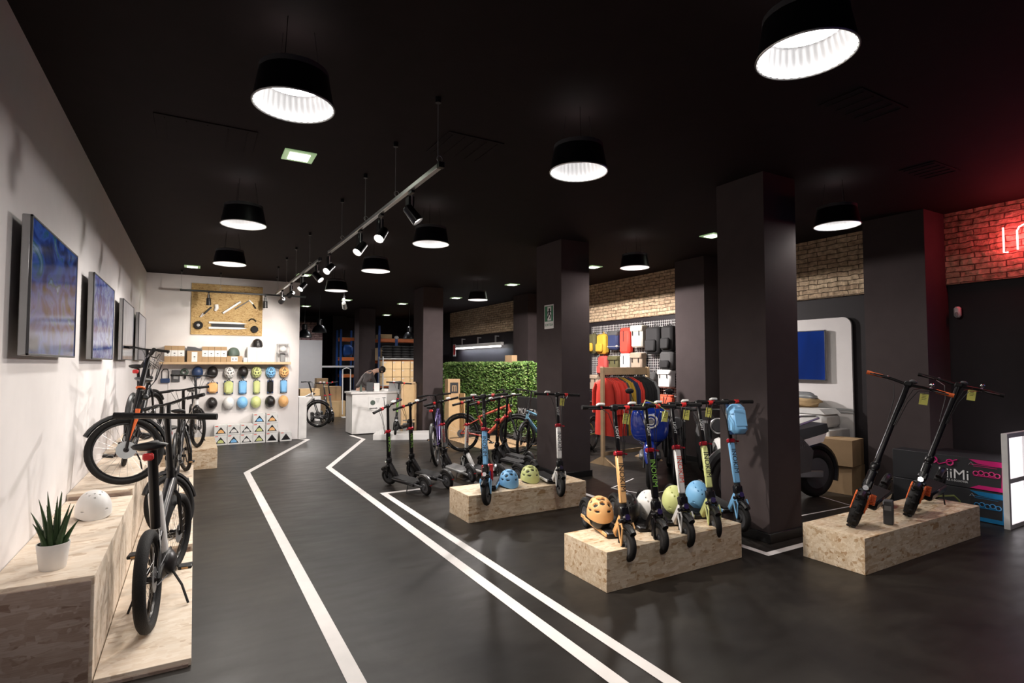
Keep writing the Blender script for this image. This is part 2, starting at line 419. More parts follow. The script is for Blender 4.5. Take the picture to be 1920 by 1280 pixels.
# floor stripes
def path_strip(pts, w, z=.003):
    P = [Vector((x, y, 0)) for x, y in pts]; L = []; Rr = []
    for i, p in enumerate(P):
        d1 = (p - P[i - 1]).normalized() if i else (P[1] - p).normalized(); d2 = (P[i + 1] - p).normalized() if i < len(P) - 1 else d1
        n1 = Vector((-d1.y, d1.x, 0)); n2 = Vector((-d2.y, d2.x, 0)); n = (n1 + n2).normalized(); k = w / 2 / max(.25, n.dot(n1))
        L.append(p + n * k); Rr.append(p - n * k)
    v = [(q.x, q.y, z) for q in L] + [(q.x, q.y, z) for q in Rr]; m = len(P)
    return MB().add(v, [(m + i, m + i + 1, i + 1, i) for i in range(m - 1)])
for pts, w in (([(2.03, 13.1), (2.2, 12.85), (.73, 9.4), (.78, .5)], .09), ([(3.2, 13.1), (3.28, 12.3), (1.9, 9.2), (1.95, 1.2)], .09),
               ([(2.75, 7.02), (2.14, 7.02), (2.19, 1.2)], .08), ([(4.42, 7.0), (4.36, 5.7), (4.36, 3.12), (4.95, 3.12), (5.6, 3.05)], .07),
               ([(5.55, 6.12), (4.87, 5.8), (5.02, 5.27), (6.26, 5.46)], .02), ([(5.95, 3.95), (5.75, 3.72), (6.9, 3.66)], .02), ([(6.86, 4.25), (6.7, 3.68)], .02)):
    struct('floor_stripe', path_strip(pts, w), 'stripe')
# ceiling details
def vent(x, y, sx, sy, lab, rz=0):
    t = thing('ceiling_vent', lab, 'vent', (x, y, CEIL), rz)
    MB().box((0, 0, -.004), (sx, sy, .008), .003).build('frame', 'ceiling', t)
    b = MB()
    for k in range(5): b.box((-sx * .4 + k * sx * .2, 0, -.010), (.006, sy * .85, .006))
    b.build('slat', 'ceiling', t)
vent(.05, 5.0, .7, .55, 'square black access hatch in the ceiling above the left aisle')
vent(1.95, 4.2, .5, .5, 'black ceiling hatch near the front end of the long track')
vent(4.1, 2.1, .6, .3, 'black vent in the ceiling near the closest large dome lamp on the right')
vent(6.0, 2.5, .5, .3, 'black round-edged vent in the ceiling before the red neon brick')
# ------------------------------------------------------------------ dome lamps
def dome_proto():
    t = thing('dome_lamp', 'x', 'ceiling lamp')
    out = [(.05, .215), (.13, .21), (.168, .195), (.176, .18), (.184, .14), (.208, .01), (.212, .0)]
    inn = [(.205, .002), (.20, .012), (.168, .17), (.12, .18)]
    MB().lathe(out, 40, cap=False).build('housing', 'lamp', t)
    MB().lathe(inn, 72, rib=.025, cap=False).build('reflector', 'refl', t, 0)
    for k in range(3): MB().cyl((.13 * math.cos(k * 2.1), .13 * math.sin(k * 2.1), .205), (.10 * math.cos(k * 2.1), .10 * math.sin(k * 2.1), .44), .002, n=6).build('suspension_wire', 'ceiling', t)
    MB().torus((0, 0, .002), .209, .005, 'z', 48, 6).build('rim', 'alu', t)
    MB().lathe([(.181, .165), (.179, .195), (.16, .20)], 32, cap=False).build('band', 'dgrey', t)
    MB().lathe([(.001, .135), (.166, .137)], 36, cap=False).build('diffuser', 'glow_w', t)
    return t
DL = [(.44, 3.14, 26, 'large dome lamp hanging from the ceiling nearest the left wall, brightly lit'), (2.38, 1.46, 9, 'largest dome lamp, at the top right of the picture'),
      (2.40, 3.2, 18, 'dome lamp over the aisle right of the track end'), (.40, 6.1, 40, 'second dome lamp along the left wall'),
      (.40, 8.6, 80, 'third dome lamp along the left wall, nearer the helmet wall'), (2.36, 6.0, 34, 'dome lamp behind the brightest track spotlight'),
      (2.33, 8.15, 50, 'dome lamp over the aisle before the recessed vent'), (2.31, 10.7, 50, 'dome lamp left above the service counter'),
      (5.6, 3.15, 8, 'dome lamp in front of the middle brick panel on the right'), (5.5, 6.0, 16, 'dome lamp before the brick panel above the backpacks'), (5.6, 8.4, 420, 'added unseen dome lamp behind the exit sign column'),  # the dome behind the column is added, unseen, to light backpacks and brick
      (5.3, 10.7, 40, 'dome lamp in front of the brick over the hedge partition'), (1.95, 13.9, 30, 'dome lamp just behind the end of the helmet wall')]
prot = dome_proto(); pk = [c for c in D.objects if c.parent is prot]
for i, (x, y, e, lab) in enumerate(DL):
    o = prot if i == 0 else dup(prot)
    o.location = (x, y, 3.05); o['label'] = lab
    l = spot('lamp_light', (0, 0, .03 if x < 4 else -.012), (0, 0, -1), e * (1.25 if x < 4 else 1.7), (1, .955, .90) if x < 4 else (1, .93, .9), 165 if x < 4 else 180, .11, .5 if x < 4 else .03)
    l.parent = o
for x, y, e, lab in ((5.5, .2, 11, 'added fill dome lamp over the entrance side near the glowing shelf'), (.44, .1, 14, 'added fill dome lamp over the front end of the bench'), (2.38, -1.6, 8, 'added fill dome lamp by the shop entrance')):  # domes added out of view to fill the shop front with light
    o = dup(prot, (x, y, 3.05), 0, lab)
    l = spot('lamp_light', (0, 0, .05), (0, 0, -1), e, (1, .955, .90), 130, .11, .85, o)
# bell shaped pendants of the store room
def bell(x, y, z, lab):
    t = thing('bell_pendant', lab, 'ceiling lamp', (x, y, z), 0, None)
    MB().lathe([(.19, 0), (.175, .07), (.12, .16), (.07, .2), (.07, .34), (.05, .36)], 24, cap=False).build('shade', 'lamp', t)
    MB().lathe([(.001, .04), (.17, .045)], 24, cap=False).build('diffuser', 'glow_g', t)
    spot('light', (0, 0, .03), (0, 0, -1), 260, (1, .92, .86), 165, .1, .95, t)
    MB().cyl((0, 0, .35), (0, 0, CEIL - z), .008, n=6).build('cord', 'black', t)
bell(2.85, 15.2, 2.5, 'bell shaped pendant in front of the glass block band'); bell(2.55, 15.6, 2.38, 'lower bell pendant half hidden behind the helmet wall')
bell(5.55, 15.8, 2.42, 'bell pendant lamp above the orange storage rack')
# square recessed lights
SQ = [(.76, 5.09, 'square recessed light with pale green frame below the left dome lamp'), (-.07, 11.9, 'small square ceiling light above the osb parts board'),
      (6.36, 5.33, 'square ceiling light beside the top of the big front column'), (6.47, 8.19, 'square ceiling light just right of the exit sign column'),
      (6.29, 10.93, 'square ceiling light left of the exit sign column'), (6.21, 13.89, 'square ceiling light left of the brick above the hedge'),
      (3.72, 15.9, 'square ceiling light above the bending person'), (5.41, 16.04, 'square ceiling light above the grey shelf of cartons'),
      (3.0, 18.2, 'added square fill light in the store room before the white wall'), (6.13, 19.95, 'farthest square ceiling light, over the storage rack'), (1.91, 11.88, 'square ceiling light behind the track end at the helmet wall')]  # the store room light before the white wall is added to brighten it
for x, y, lab in SQ:
    t = thing('square_ceiling_light', lab, 'ceiling light', (x, y, CEIL))
    MB().box((0, 0, -.006), (.26, .26, .012), .003).build('glass_frame', 'glow_edge', t)
    MB().box((0, 0, -.014), (.17, .17, .008), .002).build('diffuser', 'glow_g', t)
    l = spot('light', (0, 0, -.03), (0, 0, -1), 28 if y < 15 else (330 if x < 3.5 else 90), (.95, 1, .86) if y < 15 else (.96, .97, 1), 160, .08, .9); l.parent = t
# ------------------------------------------------------------------ track lights
def track(lab, p1, p2, sus, m='alu'):
    t = thing('light_track', lab, 'track'); p1, p2 = Vector(p1), Vector(p2)
    MB().seg(p1, p2, .036, .034, .003).build('rail', m, t)
    for q in (p1, p2): MB().seg(q, q + (p2 - p1).normalized() * (.04 if q is p1 else -.04), .04, .038).build('end_cap', 'black', t)
    for s_ in sus:
        p = p1.lerp(p2, s_)
        MB().cyl(p, (p.x, p.y, CEIL), .0025, n=6).build('suspension_cable', 'grey', t)
        MB().cyl((p.x, p.y, CEIL - .04), (p.x, p.y, CEIL), .02, n=12).build('ceiling_cup', 'black', t)
        MB().torus((p.x, p.y - .03, p.z + .05), .02, .002, 'y', 16, 5).build('cable_loop', 'alu', t)
track('long white ceiling track running over the aisle, nearer half', (1.42, 3.42, 3.0), (1.38, 6.85, 3.0), (.02, .28, .54, .81))
track('ceiling track over the aisle, farther half ending at the helmet wall', (1.37, 7.3, 3.0), (1.33, 11.3, 3.0), (.18, .46, .7, .95))
track('thin black ceiling track across in front of the osb parts board', (-.27, 12.45, 3.10), (2.05, 12.45, 3.10), (.01, .3, .75), 'black')
def spothead(name, loc, tgt, e, lab, m='satin', lit=True, ang=50):
    """head hangs below the rail at loc; body points at tgt"""
    t = thing(name, lab, 'spotlight', loc)
    MB().box((0, 0, -.03), (.03, .09, .02), .003).build('adapter', 'black', t)
    MB().box((0, .035, -.12), (.045, .09, .13), .006).build('driver_box', m, t)
    MB().cyl((0, -.01, -.05), (0, -.01, -.17), .008, n=8).build('stem', 'alu', t)
    d = (Vector(tgt) - Vector(loc)).normalized(); c = Vector((0, -.02, -.20))
    R = d.to_track_quat('Z', 'Y').to_matrix().to_4x4(); R.translation = c
    MB(R).lathe([(.03, -.07), (.04, -.06), (.045, .06), (.047, .075), (.042, .075), (.038, .05)], 20, cap=False).build('head', m, t)
    MB(R).lathe([(.001, .055), (.039, .056)], 20).build('lens', 'glow_s' if lit else 'dgrey', t)
    if e:
        l = spot('beam', c + d * .09, c + d * 2, e, (1, .92, .83), ang, .035, .5); l.parent = t
HS = [((1.42, 4.02, 3.0), (3.2, 3.1, .4), 320, 'brightest spotlight on the near track, aimed at the camera side', 70), ((1.41, 4.78, 3.0), (-.5, 2.9, .2), 52, 'lit spotlight second from the near track end', 70),
      ((1.40, 5.45, 3.0), (-.6, 4.3, .5), 56, 'lit spotlight with a white label on its box', 70), ((1.38, 6.80, 3.0), (-.6, 5.2, 1.0), 90, 'lit spotlight hanging at the far end of the near track', 70),
      ((1.37, 7.5, 3.0), (3.3, 5.5, .3), 170, 'black spotlight with blue label at the start of the far track', 60), ((1.36, 8.55, 3.0), (-.5, 7.2, .8), 120, 'small lit spotlight in the middle of the far track', 65),
      ((1.35, 9.6, 3.0), (.2, 13.1, 1.9), 150, 'grey spotlight second from the far track end', 65), ((1.34, 10.6, 3.0), (.8, 13.1, 2.2), 170, 'black spotlight with red label at the far track end', 62)]
for loc, tg, e, lab, an in HS: spothead('track_spotlight', loc, tg, e, lab, 'satin', True, an)
spothead('track_spotlight', (.22, 12.45, 3.1), (.3, 13.05, .5), 20, 'black spotlight hanging before the left of the osb parts board', 'black', False, 95)
spothead('track_spotlight', (1.25, 12.45, 3.1), (1.3, 13.05, .5), 20, 'black cylinder spotlight right of the osb parts board', 'black', False, 95)
spothead('track_spotlight', (2.5, 10.9, 3.0), (3.6, 13.4, .8), 120, 'single silver spotlight hanging over the counter', 'alu', True, 60)
MB().cyl((0, 0, -.03), (0, 0, CEIL - 3.0), .007, n=8).build('suspension_rod', 'black', [o for o in D.objects if o.get('label', '').startswith('single silver')][0])
# ------------------------------------------------------------------ display bench along the left wall
def bench_block(x0, x1, y0, y1, z, m, lab, name='display_bench', cat='bench', z0=0):
    t = thing(name, lab, cat, ((x0 + x1) / 2, (y0 + y1) / 2, z0)); w, d, h = x1 - x0, y1 - y0, z - z0
    MB().box((0, .006, h / 2), (w, d - .012, h), .002).build('body', m, t)
    MB().box((0, -d / 2 + .006, h / 2 - .012), (w - .03, .012, h - .024), 0).build('end_panel', 'ply_end', t)
    return t
bench_block(-.857, -.42, 3.56, 5.58, .57, 'ply', 'tall pale osb bench block against the left wall, carrying the aloe and white helmet')
bench_block(-.857, -.42, 5.585, 7.6, .62, 'ply', 'tall osb bench block under the orange trimmed bike')
bench_block(-.857, -.42, 7.605, 10.0, .67, 'ply', 'tall osb bench block farthest along the left wall')
bench_block(-.415, .02, 3.56, 5.58, .04, 'ply', 'low osb platform under the white framed folding bike', 'display_platform', 'platform')
bench_block(-.415, .02, 5.585, 7.6, .10, 'ply', 'low osb platform, middle step beside the aisle', 'display_platform', 'platform')
bench_block(-.415, .02, 7.605, 9.6, .155, 'ply', 'low osb platform, farthest step beside the aisle', 'display_platform', 'platform')
def osbbox(x0, x1, y0, y1, h, lab, m='osb'):
    o = MB().box((0, 0, h / 2), (x1 - x0, y1 - y0, h), .002).build('osb_plinth', m); o.location = ((x0 + x1) / 2, (y0 + y1) / 2, 0)
    return tag(o, lab, 'plinth')
osbbox(-.45, .35, 10.05, 11.7, .32, 'osb plinth in front of the helmet wall carrying a bike')
osbbox(2.51, 4.04, 5.27, 5.77, .28, 'osb plinth under the sky blue and the white scooter with two helmets')
osbbox(2.62, 4.10, 3.18, 3.71, .29, 'osb plinth under the row of five coloured scooters')
osbbox(4.59, 6.62, 2.43, 2.94, .285, 'osb plinth at right under two rugged black scooters')
# ------------------------------------------------------------------ helmets
def helmet_mesh(kind, shell, res=(72, 26)):
    n, m = res; vs_ = []; fs = []; mi = []
    if kind == 'vent':
        hol = [(a, e, .22, .14, r) for a, e, r in ((0, 50, 0), (42, 40, .5), (-42, 40, -.5), (90, 46, 0), (-90, 46, 0), (138, 40, 0), (-138, 40, 0), (180, 50, 0), (22, 70, 0), (-22, 70, 0), (120, 72, 0), (-120, 72, 0))]
        hol += [(a, 20, .24, .085, 0) for a in (30, -30, 72, -72, 112, -112, 152, -152)]
    elif kind == 'skate':
        hol = [(a, e, .055, .035, 0) for a, e in ((0, 66), (28, 58), (-28, 58), (60, 66), (-60, 66), (120, 66), (-120, 66), (180, 62), (0, 48), (150, 58), (-150, 58))]
        hol += [(a, 10, .10, .022, 0) for a in (40, -40, 140, -140)]
    else: hol = []
    A, B, C = .135, .108, .15
    for i in range(m + 1):
        e = -8 + 98 * i / m
        for j in range(n):
            a = 2 * PI * j / n; er = rad(e); ce = max(0, math.cos(er)) ** .85; se = math.copysign(abs(math.sin(er)) ** .9, er)
            p = Vector((A * ce * math.cos(a), B * ce * math.sin(a), C * se + .02)); dent = 0
            for ha, he, sx, sy, rr in hol:
                u = ((math.degrees(a) - ha + 180) % 360 - 180) * PI / 180 * math.cos(rad(he)) ; w = rad(e - he)
                if rr: u, w = u * math.cos(rr) - w * math.sin(rr), u * math.sin(rr) + w * math.cos(rr)
                q = (u / sx) ** 2 + (w / sy) ** 2
                if q < 1: dent = max(dent, min(1, (1 - q) * 4))
            if e < 0: p.z -= .012 * math.cos(2 * a)
            vs_.append(p * (1 - .09 * dent) if dent else p); mi.append(dent)
    ff = []; mm = []
    for i in range(m):
        for j in range(n):
            q = (i * n + j, i * n + (j + 1) % n, (i + 1) * n + (j + 1) % n, (i + 1) * n + j); ff.append(q); mm.append(1 if min(mi[k] for k in q) > .35 else 0)
    b = MB(); b.add(vs_, ff); b.mi = mm; return b
_hm = {}
def helmet(lab, loc, kind='vent', shell='white', rz=0, rx=0, ry=0, group=None, res=(72, 26), extra=True):
    t = thing('helmet', lab, 'helmet', loc, rz, group); t.rotation_euler = (rad(rx), rad(ry), rad(rz))
    key = (kind, shell, res)
    if key not in _hm:
        s_ = helmet_mesh(kind, shell, res).build('shell', [shell, 'txt_dk'], t, 60)
        li = MB().ell((0, 0, .012), (.122, .096, .11), 24, 10).build('liner', 'black', t, 60)
        st = None
        b = MB()
        for s in (-1, 1): b.tube([(.06, .085 * s, .02), (.03, .07 * s, -.02), (.01, .03 * s, -.035)], .004, 5)
        st = b.build('chin_strap', 'black', t)
        _hm[key] = (s_, li, st)
    else:
        for o in _hm[key]: c = o.copy(); COL.objects.link(c); c.parent = t
    return t
BIG = (140, 50)
helmet('white skate helmet lying on the tall bench block near the aloe', (-.60, 4.93, .585), 'skate', 'wht_h', -80, 0, 0, None, BIG).scale = (1.0, 1.0, 1.0)
helmet('sky blue vented helmet on the osb plinth right of the sky blue scooter', (3.10, 5.46, .30), 'vent', 'blue', -100, 0, 0, None, BIG)
helmet('pale lime vented helmet on the osb plinth beside the white scooter', (3.44, 5.56, .30), 'vent', 'lime', -100, 0, 0, None, BIG)
helmet('orange vented helmet resting on the orange scooter deck', (2.90, 3.60, .405), 'vent', 'orange', -115, 0, 0, None, BIG)
for x, y, c, lab in ((3.20, 3.62, 'blk_h', 'large matt black helmet tipped up behind the orange scooter stem'), (3.43, 3.60, 'wht_h', 'white skate helmet tipped up beside the black scooter'),
                     (3.76, 3.62, 'lime', 'lime skate helmet tipped up behind the white scooter'), (4.10, 3.66, 'blue', 'blue skate helmet tipped up behind the lime scooter stem')):
    helmet(lab, (x, y, .40), 'skate', c, -120, 0, 28, None, BIG)
# ------------------------------------------------------------------ kick scooters
def scooter(name, lab, x, y, z, head, roll, steer, L=.86, r=.118, rake=15, S=1.04, hw=.275, body='blue', txt='txt_dk', kind='light', text_side='front', full=True, word='INOKIM', basket=False):
    t = thing(name, lab, 'scooter', (x, y, z), head, None, roll)
    big = kind == 'rugged'
    a = rad(rake); ax = Vector((-math.sin(a), 0, math.cos(a)))
    FM = Matrix.Translation((L / 2, 0, r)) @ Matrix.Rotation(rad(steer), 4, ax) @ Matrix.Rotation(-a, 4, 'Y')
    tw = .042 if big else .026
    def wheel(nm, Mx):
        w = MB(Mx).torus((0, 0, 0), r - tw, tw, 'y', 36, 10, .95)
        if big:
            for i in range(24):
                q = 2 * PI * i / 24; w.box((r * .985 * math.cos(q), .018 if i % 2 else -.018, r * .985 * math.sin(q)), (.016, .03, .016), .003, Matrix.Rotation(-q, 3, 'Y'))
        w = w.build(nm, 'rubber', t)
        h = MB(Mx); h.lathe([(r - tw * 1.6, -.018), (r - tw * 1.2, -.02), (r - tw * 1.2, .02), (r - tw * 1.6, .018)], 28, ax='y')
        for i in range(6):
            q = 2 * PI * i / 6; h.seg((.02 * math.cos(q), 0, .02 * math.sin(q)), ((r - tw * 1.4) * math.cos(q), 0, (r - tw * 1.4) * math.sin(q)), .014, .02, .003, (0, 1, 0))
        h.lathe([(.03, -.028), (.034, -.02), (.034, .02), (.03, .028)], 16, ax='y'); h.build('hub', 'dgrey' if not big else 'satin', w)
        return w
    wheel('front_wheel', FM); wheel('rear_wheel', Matrix.Translation((-L / 2, 0, r)))
    # fork with coloured triangular guard plates
    b = MB(FM)
    for s in (-1, 1): b.seg((0, .042 * s, 0), (-.005, .036 * s, .17), .02, .012, .003, (1, 0, 0))
    b.box((-.005, 0, .175), (.05, .095, .03), .008); b.cyl((0, -.05, 0), (0, .05, 0), .012)
    b.build('fork', 'satin', t)
    b = MB(FM)
    for s in (-1, 1):
        y0 = .05 * s
        b.tube([(.0, y0, .0), (.045, y0, .12), (.03, y0, .155), (-.02, y0, .15), (.0, y0, .0)], .007, 6)
    b.build('fork_guard', 'hotor' if big else (body if body not in ('satin',) else 'satin'), t)
    MB(FM).tube(arc((0, 0), r + .016, 35, 150, 10), .026, 8).build('front_fender', 'black', t)
    MB(FM).lathe([(.001, .05), (.022, .05), (.024, .02), (.001, .015)], 16, (.0, 0, .20), 'x').build('headlight', 'chrome', t)
    MB(FM).tube([(-.005, 0, .17), (-.005, 0, .22), (0, 0, .30)], [.034, .03, .026 if not big else .034], 14).build('hinge', 'black', t)
    MB(FM).box((-.005, 0, .245), (.06, .075, .075), .012).build('folding_joint', 'satin', t)
    if not big:
        k = .66
        low = MB(FM).box((0, 0, (.30 + k) / 2), (.044, .052, k - .30), .009).build('stem_cover', body, t)
        if text_side:
            for sgn in ((1,) if text_side == 'front' else (-1,)):
                mx = frame((0, 0, -1), (0, 1, 0), (1, 0, 0), (.0225, 0, (.30 + k) / 2 + .015)) if sgn > 0 else frame((0, 0, 1), (0, 1, 0), (-1, 0, 0), (-.0225, 0, (.30 + k) / 2 + .015))
                text(word, .062, txt, FM @ mx, low)
        MB(FM).box((0, 0, k + .018), (.054, .066, .036), .008).build('clamp', 'red', t)
        MB(FM).cyl((0, .03, k + .018), (.0, .075, k + .012), .007, n=8).build('clamp_lever', 'red', t)
        up = MB(FM).box((0, 0, (k + S) / 2 + .018), (.03, .034, S - k - .036), .008).build('stem_tube', 'satin', t)
        if full and text_side == 'front': text('LIGHT', .036, 'txt_wh', FM @ frame((0, 0, -1), (0, 1, 0), (1, 0, 0), (.0155, 0, k + .18)), up)
    else:
        MB(FM).tube([(0, 0, .28), (0, 0, .36), (0, 0, .37), (0, 0, S)], [.034, .034, .024, .021], 16).build('stem_tube', 'satin', t)
        MB(FM).tube([(-.03, 0, .3), (-.035, 0, .6), (-.026, 0, S - .05)], .004, 6).build('cable_run', 'chrome', t)
        MB(FM).lathe([(.03, 0), (.036, .01), (.036, .05), (.03, .06)], 16, (0, 0, .38)).build('collar', 'satin', t)
    # handlebar
    sw = -.03 if big else 0
    b = MB(FM)
    bar = [(sw, -hw, S + (.02 if big else 0)), (sw * .5, -.12, S + (.015 if big else 0)), (0, -.04, S), (0, .04, S), (sw * .5, .12, S + (.015 if big else 0)), (sw, hw, S + (.02 if big else 0))]
    bt = b.tube(bar, .0125, 10).build('handlebar', 'satin', t)
    for s in (-1, 1):
        zz = S + (.02 if big else 0)
        MB(FM).tube([(sw, s * (hw - .12), zz), (sw, s * (hw - .06), zz), (sw, s * (hw + .004), zz)], [.017, .0155, .018], 12).build('grip', 'hotor' if (big and body == 'hotor') else 'rubber', bt)
        MB(FM).tube([(sw + .01, s * (hw - .15), zz - .012), (sw + .045, s * (hw - .13), zz - .022), (sw + .05, s * (hw - .03), zz - .02)], .0055, 6).build('brake_lever', 'satin', bt)
        MB(FM).box((sw, s * (hw - .16), zz), (.03, .022, .034), .006).build('lever_clamp', 'alu' if big else 'red', bt)
    MB(FM).box((.0, 0, S), (.05, .06, .045), .008).build('stem_head', 'black', t)
    if not big:
        MB(FM).box((.0, -hw * .42, S + .024), (.05, .062, .022), .006).build('display', 'white', bt)
        MB(FM).cyl((0, hw * .36, S), (0, hw * .48, S), .021, n=14).build('throttle_ring', 'redp', bt)
    else:
        MB(FM).ell((.0, .03, S + .035), (.024, .03, .018), 12, 8).build('display', 'dgrey', bt)
        MB(FM).ell((.0, hw * .5, S + .05), (.02, .02, .016), 12, 8).build('bell', 'chrome', bt)
    if full:
        b = MB(FM)
        for k_, s in ((0, -1), (1, 1), (2, .6)):
            b.tube([(.02, s * (hw - .15), S - .01), (.07, s * .09, S - .06), (.06, s * .05, S - .18), (.035, s * .03, S - .4)], .003, 5)
        b.tube([(-.03, .02, .5), (-.07, .03, .35), (-.06, .02, .24), (-.02, .03, .14)], .0035, 5)
        b.build('cable', 'black', t)
    # deck
    dz = r + (.03 if big else .012); x1 = L / 2 - r - .07; x0 = -L / 2 + r + .03; dw = .19 if big else .165; th = .075 if big else .05
    dk = MB().box(((x0 + x1) / 2, 0, dz), (x1 - x0, dw, th), .014).build('deck', 'satin' if body != 'silver' else 'silver', t)
    MB().box(((x0 + x1) / 2, 0, dz + th / 2 + .002), (x1 - x0 - .03, dw - .03, .005), .001).build('grip_mat', 'rubber' if body != 'silver' else 'alu', dk)
    if not big and body != 'satin':
        for s in (-1, 1): MB().box(((x0 + x1) / 2, s * dw / 2, dz + .004), (x1 - x0 - .02, .012, .03), .005).build('side_rail', body, dk)
    hb = FM @ Vector((-.01, 0, .21))
    MB().seg((x1 - .03, 0, dz + .005), (hb.x - .015, hb.y, hb.z), .06, .05, .012, (0, 1, 0)).build('neck', 'hotor' if False else ('satin' if (big or body in ('satin', 'silver')) else body), t)
    b = MB()
    for s in (-1, 1):
        b.seg((x0 + .04, .06 * s, dz), (-L / 2, .05 * s, r), .03, .012, .004, (0, 1, 0))
    b.build('swing_arm', 'hotor' if big else (body if body != 'satin' else 'dgrey'), t)
    if big:
        b = MB()
        for k_ in range(7): b.torus((x1 + .03 + k_ * .006, .06, dz + .02 + k_ * .014), .018, .004, 'z', 14, 5)
        b.build('spring', 'hotor', t)
        b = MB(FM)
        for k_ in range(7): b.torus((-.045, .04, .05 + k_ * .014), .018, .004, 'z', 14, 5); b.torus((-.045, -.04, .05 + k_ * .014), .018, .004, 'z', 14, 5)
        b.build('spring', 'hotor', t)
    rf = MB().tube([(p[0] - L / 2, 0, p[2] + r) for p in arc((0, 0), r + .014, 40, 165, 10)], .028, 8).build('rear_fender', 'black', t)
    q = MB().box((-L / 2 - r - .012, 0, r + .035), (.014, .035, .022), .004).build('tail_light', 'redp', rf)
    MB().tube([(x0 + .12, .085, dz - .01), (x0 + .10, .13, .04), (x0 + .08, .15, .003)], .007, 6).build('kickstand', 'satin', t)
    return t, FM
def price_tag(lab, T, FM, off, sc=1.0):
    t = thing('price_tag', lab, 'tag')
    bpy.context.view_layer.update()
    p = T.matrix_world @ (FM @ Vector(off)); t.location = p; t.rotation_euler = (rad(-4), rad(8), T.rotation_euler.z + rad(90))
    MB().box((0, -.012, -.06 * sc - .02), (.055 * sc, .0015, .085 * sc), 0).build('card', 'yellow', t)
    b = MB()
    for k in range(4): b.box((0, -.0132, -.045 - k * .014), (.034 * (1 - .2 * (k % 2)), .0004, .0035))
    b.box((.0, -.0133, -.034), (.008, .0005, .008)); b.build('print', 'txt_dk', t)
    MB().tube([(0, 0, 0), (.004, -.006, -.012), (0, -.012, -.036)], .001, 4).build('string', 'txt_dk', t)
    return t
E_ = [('orange stemmed scooter, leftmost of the five on the front plinth', 2.965, -107, 'orange', 'txt_dk'), ('all black scooter with green deck cable, second on the five scooter plinth', 3.30, -107, 'satin', 'txt_gr'),
      ('white stemmed scooter with red lettering, middle of the five', 3.625, -110, 'wht_h', 'txt_red'), ('lime stemmed scooter, fourth on the five scooter plinth', 4.01, -112, 'lime', 'txt_dk'),
      ('sky blue scooter with a blue handlebar bag, last of the five', 4.40, -115, 'blue', 'txt_dk')]
sc5 = []
for i, (lab, x, hd, c, tc) in enumerate(E_):
    sc5.append(scooter('kick_scooter', lab, x, 3.62 + (.03 if i > 2 else 0), .18, hd, (-1, -1, -.5, 0, .5)[i], (4, 0, 0, -6, 4)[i], body=c, txt=tc))
for i, w in ((0, 'on the orange scooter bar over the yellow jacket'), (1, 'hanging from the all black scooter bar'), (2, 'hanging from the white stemmed scooter bar in the row of five'), (3, 'on the lime scooter bar')):
    price_tag('yellow price card ' + w, *sc5[i], (.02, (.10, .17, .13, .09)[i], 1.03))
T, FM = sc5[1]; bpy.context.view_layer.update()
MB(FM).tube([(.02, -.05, 1.0), (.06, -.02, 1.08), (.05, .08, 1.05), (.04, .16, 1.0), (.06, .10, .9)], .0045, 6).build('green_cable', 'lime', T)
MB(FM).tube([(-.03, .03, .42), (-.09, .05, .34), (-.16, .07, .2), (-.22, .07, .14)], .0045, 6).build('green_cable', 'lime', T)
a1 = scooter('kick_scooter', 'sky blue stemmed scooter at the left of the middle osb plinth', 2.93, 5.54, .18, -125, 4, -10, body='blue')
a2 = scooter('kick_scooter', 'white scooter with red cable at the right end of the middle plinth', 3.65, 5.54, .18, -102, -4, -5, body='wht_h')
price_tag('yellow price card hanging from the white scooter on the middle plinth', *a2, (.02, .06, 1.03))
scooter('kick_scooter', 'black scooter with green lettering on the floor, leftmost in front of the counter', 2.48, 7.08, 0, 104, -11, 18, body='satin', txt='txt_gr', text_side='back')
scooter('kick_scooter', 'black scooter with green lettering, second from left on the floor', 2.88, 7.29, 0, 103, -12, 2, body='satin', txt='txt_gr', text_side='back')
scooter('kick_scooter', 'silver grey scooter with silver deck on the floor behind the middle plinth', 3.41, 7.5, 0, 92, -11, 0, body='silver', txt='txt_red', text_side='back')
scooter('kick_scooter', 'white stemmed scooter with red levers on the floor behind the middle plinth', 3.68, 7.25, 0, 98, -8, 4, body='wht_h', txt='txt_red', text_side='back')
scooter('kick_scooter', 'black scooter with green lettering just left behind the sky blue scooter', 3.92, 7.15, 0, 99, -9, 0, body='satin', txt='txt_gr', text_side='back')
scooter('kick_scooter', 'black scooter with orange lettering standing before the hedge', 4.40, 7.62, 0, 97, -8, 3, body='satin', txt='txt_or', text_side='back')
scooter('kick_scooter', 'plain black scooter in front of the blue framed bike', 4.66, 7.95, 0, 90, -4, 3, body='satin', txt='txt_dk', text_side=None)
scooter('kick_scooter', 'black scooter with large lettering standing on the white plinth by the counter', 4.1, 12.05, .12, -130, 2, 25, body='satin', txt='txt_gr', text_side='front')
scooter('kick_scooter', 'dark scooter parked at the store room entrance', 3.15, 16.5, 0, -70, 0, 10, body='satin', text_side=None, full=False)
scooter('kick_scooter', 'grey scooter parked second at the store room entrance', 3.42, 16.9, 0, -80, 2, -10, body='dgrey', text_side=None, full=False)
c1 = scooter('rugged_scooter', 'rugged black scooter with orange grips on the right plinth', 5.33, 2.80, .285, 195.6, -16, 4, L=1.0, r=.145, rake=24, S=1.2, hw=.32, body='hotor', kind='rugged')
c2 = scooter('rugged_scooter', 'rugged black scooter with black grips, right of the orange gripped one', 6.12, 2.70, .285, 192, -15, 4, L=1.0, r=.145, rake=24, S=1.17, hw=.32, body='satin', kind='rugged')
price_tag('yellow price card on the orange gripped rugged scooter', *c1, (.02, .13, 1.19), 1.1)
price_tag('yellow price card on the black gripped rugged scooter', *c2, (.02, .10, 1.19), 1.1)
